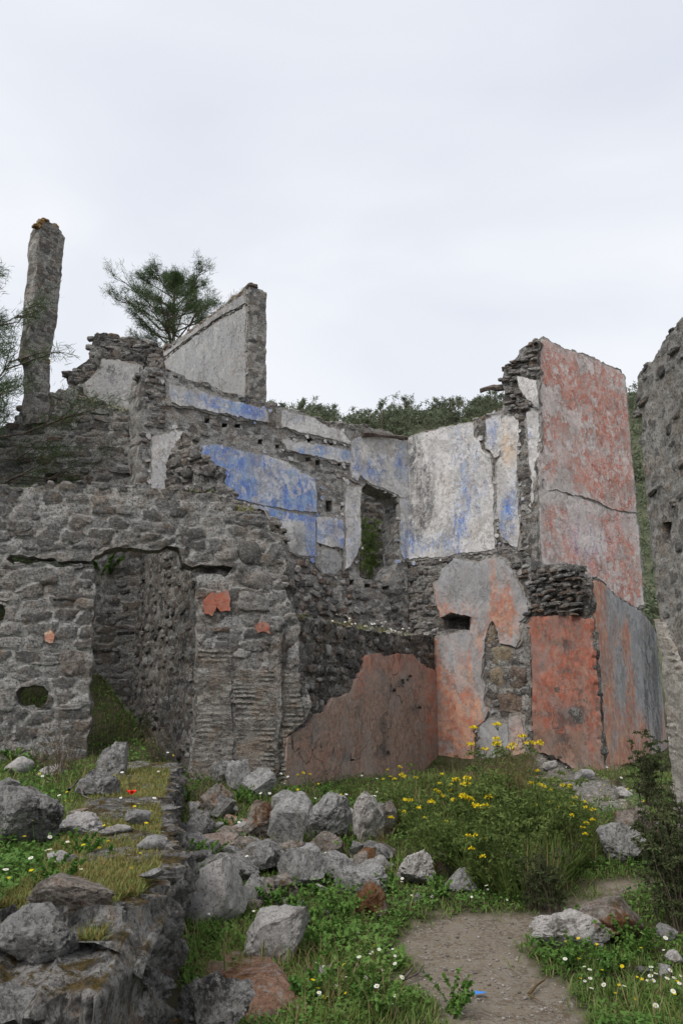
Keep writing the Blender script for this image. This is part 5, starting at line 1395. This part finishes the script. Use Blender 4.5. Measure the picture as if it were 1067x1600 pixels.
for i, (x, y, s_) in enumerate([(300, 1200, 1.0), (330, 1215, .9), (370, 1255, .9), (290, 1250, .9), (400, 1262, .8), (460, 1250, .9), (500, 1245, .8), (425, 1415, .9), (455, 1425, .9), (520, 1425, 1.1), (535, 1440, 1.0), (490, 1445, .9), (330, 1345, .9), (300, 1345, 1.0), (360, 1300, .8), (480, 1340, .7), (542, 1340, .8), (620, 1400, .9), (700, 1405, .9), (470, 1565, 1.0), (520, 1500, 1.0), (560, 1570, .9), (600, 1590, .9), (350, 1480, .8), (545, 1480, .9), (880, 1510, .8), (985, 1495, 1.0), (960, 1520, .8), (1030, 1330, .9), (930, 1530, .8), (25, 1195, 1.0), (60, 1205, 1.0), (120, 1350, .8), (140, 1370, .8), (75, 1400, .9), (700, 1590, .9)]):
    zn = 'on the grassy terrace at the left' if x < 150 else 'at the right of the path' if x > 830 else 'beside the path head' if x > 600 else 'at the foot of the combed pier' if y < 1270 else 'between the tumbled boulders' if y < 1450 else 'in the grass left of the path'
    place(hb, x, y, s_, first, 'low bright green leafy herb ' + zn, 'leafy herbs ' + zn); first = False
sh = plant('shrub', 'dark fine leaved shrub between the streaked wall and the near right wall', 'shrub', 21, .95, .40, 18, 7000, .036, .011, 'shrub', 'twig', frond=150, srad=.006, f0=.15, ups=.8)
place(sh, 1018, 1262, .95, True)
place(sh, 862, 1428, .55, False, 'low dark shrub at the path edge in front of the yellow flowers')
place(sh, 835, 1422, .45, False, 'smallest dark shrub left at the path edge below the big bush')
place(sh, 1062, 1455, 1.0, False, 'dark shrub cut by the right edge behind the large boulder')
place(sh, 1075, 1375, .6, False, 'dark straggly shrub at the foot of the near right wall')
place(sh, 1085, 1400, 1.0, False, 'dark shrub against the near right wall, mostly out of view')
place(sh, 275, 1170, .5, False, 'small dark shrub growing just inside the doorway')
place(sh, 225, 1160, .42, False, 'low dark scrub in the middle of the doorway')
gt = plant('grass_tuft', 'tall tuft of brownish dry grass in the middle of the flowering weeds', 'grass tuft', 31, 1.0, .34, 60, 260, .16, .006, 'dry', 'dry', srad=.0035, f0=.2, droop=.6)
place(gt, 800, 1300, 1.05, True)
place(gt, 620, 1300, .4, False, 'small tuft of dry brown grass by the whitish tilted boulder')
place(gt, 595, 1345, .32, False, 'tiny dry tuft beside the right end of the boulder pile')
tw = plant('dry_weed', 'tangled bare brown weed stems in front of the left wall', 'dry weed', 41, .62, .30, 26, 90, .04, .01, 'dry', 'twig', frond=70, srad=.004)
place(tw, 100, 1215, 1.0, True)
place(tw, 82, 1225, .8, False, 'dry brown stems left of the tangled ones under the front wall')
place(tw, 60, 1205, .6, False, 'small bare brown weed near the round hole')
place(tw, 240, 1195, .9, False, 'thin bare stems rising in the doorway')
place(tw, 310, 1262, .5, False, 'bare trailing twigs over the grey rock by the low wall')
place(tw, 965, 1235, .7, False, 'bare grey twigs in front of the orange streaked wall')
vine = plant('hanging_plant', 'green leafy plant growing over the wall behind the doorway lintel', 'plant', 51, .5, .4, 14, 900, .06, .05, 'herb')
place(vine, 172, 905, 1.1, True, xyz=P(172, 908, 14.0))
bb = plant('bush', 'bright green bush seen through the upper doorway', 'bush', 61, 1.4, .4, 12, 3400, .06, .012, 'fern', frond=130, srad=.008)
place(bb, 580, 900, 1.2, True, xyz=P(576, 905, 17.6))

# small flowers, each one an object of its own
def daisy_mesh(name, petals, r, pet, cen, hstem, npet=11, cup=0.0):
    V, Fc, mi = [], [], []
    for k in range(petals):
        a = 2 * math.pi * k / petals; b = .5 * 2 * math.pi / petals
        o = len(V)
        V += [(.2 * r * math.cos(a), .2 * r * math.sin(a), hstem), (r * .85 * math.cos(a - b * .8), r * .85 * math.sin(a - b * .8), hstem + cup * r), (r * math.cos(a), r * math.sin(a), hstem + cup * r), (r * .85 * math.cos(a + b * .8), r * .85 * math.sin(a + b * .8), hstem + cup * r)]
        Fc.append((o, o + 1, o + 2, o + 3)); mi.append(0)
    o = len(V); k = 8
    for j in range(k): V.append((.33 * r * math.cos(j * 6.283 / k), .33 * r * math.sin(j * 6.283 / k), hstem + .03 * r))
    V.append((0, 0, hstem + .3 * r))
    for j in range(k): Fc.append((o + j, o + (j + 1) % k, o + k)); mi.append(1)
    o = len(V)
    for z in (-.03, hstem):
        for j in range(3): V.append((.0016 * math.cos(j * 2.09), .0016 * math.sin(j * 2.09), z))
    for j in range(3): Fc.append((o + j, o + (j + 1) % 3, o + 3 + (j + 1) % 3, o + 3 + j)); mi.append(2)
    return mesh_obj(name, V, Fc, [M[pet], M[cen], M['stalk']], link=False, smooth=False, midx=mi)
DW = [daisy_mesh('daisy', 13, .019, 'white', 'yellow', h_) for h_ in (.12, .17, .22)]
DY = [daisy_mesh('yellow_flower', 11, .016, 'yellow', 'yellow', h_, cup=.3) for h_ in (.10, .15, .21)]
def scatter(meshes, name, cat, zones):
    for (x0, y0, x1, y1, n, lb, gr, pl) in zones:
        k = 0
        for _ in range(n * 12):
            if k >= n: break
            px = random.uniform(x0, x1); py = y0 + (y1 - y0) * random.random()
            if pl is None:
                p = hit(px, py)
                if path_mask(p[:1], p[1:2])[0] > .3: continue
            else:
                Y_ = (pl - EYE[2]) / ray(px, py)[2]
                p = hit(px, py, pl)
                lx = np.interp(p[1], LINE_Y, LINE_X)
                if not (lx - .66 < p[0] < lx - .05): continue
                p[2] = float(top_z(p[0], p[1])) - .06
            k += 1
            if k % 4 == 0: continue
            o = bpy.data.objects.new(name, random.choice(meshes)); COL.objects.link(o)
            o.location = tuple(p); o.rotation_euler = (random.uniform(-.1, .7), random.uniform(-.3, .3), random.uniform(-.5, .5))
            s_ = random.uniform(.45, .85) * (1.0 if p[1] < 8 else 1.25); o.scale = (s_, s_, s_)
            tag(o, lb, cat, gr)
scatter(DW, 'daisy', 'flower', [
 (470, 1500, 640, 1600, 26, 'white daisy in the grass left of the path', 'daisies left of the path', None),
 (840, 1480, 1060, 1590, 34, 'white daisy in the grass right of the path', 'daisies right of the path', None),
 (620, 1395, 800, 1420, 10, 'white daisy in the grass at the head of the path', 'daisies at the head of the path', None),
 (400, 1215, 660, 1270, 26, 'white daisy at the foot of the patch wall', 'daisies below the patch wall', None),
 (280, 1270, 560, 1480, 22, 'white daisy between the tumbled boulders', 'daisies between the boulders', None),
 (0, 1230, 150, 1420, 30, 'white daisy on the grassy terrace', 'daisies on the terrace', None),
 (225, 1150, 300, 1215, 12, 'white daisy near the doorway foot', 'daisies by the doorway', None),
 (140, 1200, 275, 1300, 22, 'white daisy in the turf on the low wall', 'daisies on the low wall', .83),
 (860, 1180, 980, 1240, 10, 'white daisy on the slope below the red panel', 'daisies on the slope', None)])
scatter(DY, 'yellow_flower', 'flower', [
 (470, 1490, 660, 1600, 16, 'small yellow flower in the grass left of the path', 'yellow flowers left of the path', None),
 (830, 1480, 1060, 1590, 20, 'small yellow flower in the grass right of the path', 'yellow flowers right of the path', None),
 (400, 1210, 700, 1280, 22, 'small yellow flower at the foot of the patch wall', 'yellow flowers below the patch wall', None),
 (0, 1200, 150, 1410, 22, 'small yellow flower on the grassy terrace', 'yellow flowers on the terrace', None),
 (140, 1195, 275, 1340, 22, 'small yellow flower in the turf on the low wall', 'yellow flowers on the low wall', .83),
 (930, 1240, 1040, 1270, 9, 'small yellow flower under the dark shrub', 'yellow flowers under the shrub', None)])
for i in range(30):                                       # daisies on the ledge of the patch wall
    x = random.choice([random.uniform(535, 640), random.gauss(600, 40)])
    y = float(np.interp(x, [467, 500, 540, 610, 640, 681], [968, 972, 977, 989, 993, 996]))
    c = pw.uv(x, y, -.1); p = pw.A + pw.d * c[0] - pw.nrm * random.uniform(.05, .3)
    o = bpy.data.objects.new('daisy', random.choice(DW)); COL.objects.link(o)
    o.location = (p[0], p[1], c[1] - .04); o.rotation_euler = (random.uniform(.2, .9), random.uniform(-.3, .3), random.uniform(-.5, .5))
    tag(o, 'white daisy growing on top of the brown patch wall', 'flower', 'daisies on the patch wall')
pop = empty('poppy', tuple(hit(205, 1258, .84)))
tag(pop, 'single red poppy in the turf of the low wall', 'poppy')
V, Fc = [], []
for k in range(5):
    a = k * 6.283 / 5
    for f_, rr, zz in ((0, .004, .075), (-.55, .028, .10), (0, .036, .108), (.55, .028, .10)):
        V.append((1.35 * rr * math.cos(a + f_), 1.35 * rr * math.sin(a + f_), zz))
    Fc.append((k * 4, k * 4 + 1, k * 4 + 2, k * 4 + 3))
mesh_obj('petals', V, Fc, M['poppy'], pop, False)
V, Fc = tubes([np.array([(0, 0, -.02), (.005, 0, .04), (0, 0, .076)])], [.003], 4)
mesh_obj('stem', V, Fc, M['stalk'], pop)
# tufts of turf on the wall heads
def head_turf(wall, x0, x1, yfun, n, mat, label, L=(.03, .09)):
    xs = RNG.uniform(x0, x1, n)
    P3 = []
    for x in xs:
        c = wall.uv(x, yfun(x), wall.n - .1); q = wall.A + wall.d * c[0] - wall.nrm * random.uniform(.0, .35)
        P3.append((q[0], q[1], c[1] + random.uniform(-.05, .03)))
    P3 = np.array(P3); r = np.random.default_rng(int(x0))
    V, T = cards(P3, r.normal(size=(n, 3)) * .5 + np.array([0, 0, .7]), r.uniform(L[0], L[1], n), np.full(n, .012), .5, 3)
    o = mesh_obj('wall_turf', V - np.array(wall.root.location), T, mat, None, False)
    rot = Matrix.Rotation(-wall.root.rotation_euler[2], 4, 'Z'); o.data.transform(rot)
    o.parent = wall.root; vary(o.data, n, 5, int(x1)); o['kind'] = 'stuff'
ip = lambda a, b: (lambda x: float(np.interp(x, a, b)))
head_turf(pw, 500, 640, ip([500, 540, 610, 640], [972, 977, 989, 993]), 900, M['moss_grass'], '')
head_turf(pw, 452, 480, ip([452, 480], [962, 969]), 250, M['moss_grass'], '')
head_turf(rl, 140, 214, ip([140, 214], [626, 646]), 500, M['moss_grass'], '')
head_turf(w1, 440, 640, ip([440, 520, 637], [637, 660, 688]), 600, M['moss_grass'], '', (.03, .07))
head_turf(w2, 640, 785, ip([640, 700, 785], [688, 668, 642]), 500, M['moss_grass'], '', (.03, .07))
head_turf(fw, 365, 395, ip([365, 395], [796, 797]), 250, M['moss_grass'], '')
head_turf(fw, 0, 340, ip([0, 340], [762, 772]), 300, M['grass'], '', (.03, .07))

# stick and a scrap of litter on the path
p0 = [hit(x, y) for x, y in ((548, 1512), (572, 1530), (600, 1541), (630, 1540), (652, 1530), (662, 1516))]
V, Fc = tubes([np.array([q + np.array([0, 0, .03]) for q in p0]), np.array([p0[3] + np.array([0, 0, .03]), p0[3] + np.array([.06, .10, .06]), p0[3] + np.array([.08, .2, .04])])], [.016, .008], 6)
tag(mesh_obj('fallen_branch', V, Fc, M['wood'], None), 'curved bare branch lying in the grass left of the path', 'branch')
p0 = [hit(x, y) for x, y in ((826, 1560), (838, 1545), (850, 1537), (856, 1528))]
V, Fc = tubes([np.array([q + np.array([0, 0, .02]) for q in p0]), np.array([hit(825, 1560) + np.array([0, 0, .02]), hit(848, 1572) + np.array([0, 0, .015])])], [.010, .006], 5)
tag(mesh_obj('twig', V, Fc, M['dry'], None), 'pale dry twig on the right edge of the path', 'twig')
p0 = [hit(x, y, .85) for x, y in ((108, 1240), (122, 1232), (130, 1250), (146, 1256))]
V, Fc = tubes([np.array([q + np.array([0, 0, .03 + .04 * (k == 1)]) for k, q in enumerate(p0)])], [.014], 6)
tag(mesh_obj('fallen_branch', V, Fc, M['wood'], None), 'crooked brown branch by the dark diagonal rock', 'branch')
lit = hit(750, 1556)
gxx, gyy = np.meshgrid(np.linspace(-.03, .03, 6), np.linspace(-.02, .02, 5))
gq = np.stack([gxx, gyy, .012 + .010 * fbm(np.stack([gxx, gyy], -1) * 60, 2, 3)], -1).reshape(-1, 3)
i0 = (np.arange(4)[:, None] * 6 + np.arange(5)[None, :]).ravel()
M['litter'] = flat_mat('blue_plastic', (.05, .22, .62), .4)
lo_ = mesh_obj('litter', gq, np.stack([i0, i0 + 1, i0 + 7, i0 + 6], 1), M['litter'], None, False)
lo_.location = tuple(lit + np.array([0, 0, .005])); tag(lo_, 'scrap of bright blue plastic on the dirt path', 'litter')

# ------------------------------------------------------------------ pines
def pine(name, label, h, crown0, rad, nbr, ntuft, needle, nw, mat, seed, trunk_r=.12, sub=True, group=None, per=16):
    r = np.random.default_rng(seed)
    root = empty(name); tag(root, label, 'tree', group)
    tp = np.array([(.04 * h * math.sin(f * 2 + seed) * f, .03 * h * math.cos(f * 3 + seed) * f, h * f) for f in np.linspace(0, .97, 9)])
    V, Fc = tubes([tp], [trunk_r], 7); mesh_obj('trunk', V, Fc, M['bark'], root)
    limbs, tips, rads = [], [], []
    for i in range(nbr):
        f = crown0 + (1 - crown0) * ((i + r.uniform()) / nbr) ** 1.35
        k = f * 8 / .97; k0 = min(int(k), 7); b = tp[k0] + (tp[k0 + 1] - tp[k0]) * min(1, k - k0)
        a = i * 2.4 + r.uniform(-.5, .5)
        g = (f - crown0) / (1 - crown0)
        L = rad * (math.sin(min(1, .18 + g * .95) * math.pi) ** .6 * .9 + .25) * r.uniform(.4, 1.25) * (1 - .45 * g ** 3)
        e = r.uniform(.1, .45) + .5 * g
        pts = [b + np.array([math.cos(a) * L * q, math.sin(a) * L * q, e * L * q ** 1.3 + r.normal() * .03 * L]) for q in (0, .3, .6, .85, 1)]
        limbs.append(np.array(pts)); rads.append(trunk_r * .28 * (1 - .6 * g))
        for j in range(9 if sub else 3):
            q = r.uniform(.3, 1); k2 = min(int(q * 4), 3); p = pts[k2] + (pts[k2 + 1] - pts[k2]) * (q * 4 - k2)
            a2 = a + r.uniform(-1.1, 1.1); l2 = L * r.uniform(.22, .42)
            t2 = np.array([p, p + np.array([math.cos(a2), math.sin(a2), r.uniform(.1, .7)]) * l2 * .6, p + np.array([math.cos(a2), math.sin(a2), r.uniform(.3, .9)]) * l2])
            tips.append(t2); limbs.append(t2); rads.append(trunk_r * .10)
    V, Fc = tubes(limbs, rads, 4); mesh_obj('limbs', V, Fc, M['bark'], root)
    c, d = along(tips, ntuft, .25, 1.0, seed + 5, .7)
    cp = np.repeat(c, per, 0); dd = np.repeat(d / (np.linalg.norm(d, axis=1, keepdims=True) + 1e-9), per, 0) * .7 + r.normal(size=(len(cp), 3)) * .75 + np.array([0, 0, .15])
    V, T = cards(cp + r.normal(size=cp.shape) * needle * .5, dd, r.uniform(.7, 1.2, len(cp)) * needle, np.full(len(cp), nw), .15, seed)
    f = mesh_obj('crown', V, T, M[mat], root, False)
    fl = np.repeat(r.uniform(size=ntuft), per)
    vary(f.data, len(cp), 5, seed, fl)
    return root
def stand(o, px, py, Y, top=None):
    p = P(px, py, Y); o.location = (p[0], p[1], float(ground_z(p[:1], p[1:2])[0]) - .1 if Y < 30 else p[2])
p1 = pine('pine_tree', 'large pine at the left edge with drooping needles in front of the rear wall', 7.8, .10, 1.9, 95, 12000, .15, .008, 'needle', 3, .13, per=7)
stand(p1, -98, 700, 12.1)
p2 = pine('pine_tree', 'pine crown with open branches showing behind the sloping gable wall', 13.3, .70, 1.55, 64, 7000, .15, .010, 'needle', 9, .14, per=7)
stand(p2, 291, 500, 23.5); p2.location.z = P(291, 416, 23.5)[2] - 13.3
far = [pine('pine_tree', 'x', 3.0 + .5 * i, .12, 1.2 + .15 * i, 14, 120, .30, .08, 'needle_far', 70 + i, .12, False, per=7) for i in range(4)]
used = set()
r = np.random.default_rng(12)
def ridge_spot(x_lo, x_hi, y_lo, y_hi):
    x = r.uniform(x_lo, x_hi); y = r.uniform(y_lo, y_hi)
    return x, y, float(hill_z(np.array([x]), np.array([y]))[0])
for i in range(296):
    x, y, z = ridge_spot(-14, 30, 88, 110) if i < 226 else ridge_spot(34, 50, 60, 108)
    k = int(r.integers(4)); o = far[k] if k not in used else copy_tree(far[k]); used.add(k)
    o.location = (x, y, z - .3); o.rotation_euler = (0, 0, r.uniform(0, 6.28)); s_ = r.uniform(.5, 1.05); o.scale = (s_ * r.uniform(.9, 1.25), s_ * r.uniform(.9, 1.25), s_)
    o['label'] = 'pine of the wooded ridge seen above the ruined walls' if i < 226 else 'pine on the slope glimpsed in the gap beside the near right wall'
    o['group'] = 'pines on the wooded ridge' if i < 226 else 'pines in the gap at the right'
# the rest of the wood reads as one mass
nf_ = 900; cV, cT, off = [], [], 0
for i in range(nf_):
    x, y, z = ridge_spot(-30, 60, 55, 112)
    hh = r.uniform(1.6, 3.6); n_ = 110
    q = r.normal(size=(n_, 3)); q /= np.linalg.norm(q, axis=1, keepdims=True)
    q = q * (r.uniform(.3, 1, n_) ** .5)[:, None] * np.array([hh * .42, hh * .42, hh * .5]) + np.array([x, y, z + hh * .5])
    V, T = cards(q, r.normal(size=(n_, 3)) + np.array([0, 0, .4]), r.uniform(.25, .45, n_), r.uniform(.10, .18, n_), .1, i)
    cV.append(V); cT.append(T + off); off += len(V)
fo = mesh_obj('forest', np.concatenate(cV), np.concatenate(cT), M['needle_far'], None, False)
vary(fo.data, nf_ * 110, 5, 3, np.repeat(r.uniform(size=nf_), 110))
tag(fo, 'distant pine scrub covering the slope behind the ruin', 'forest', kind='stuff')
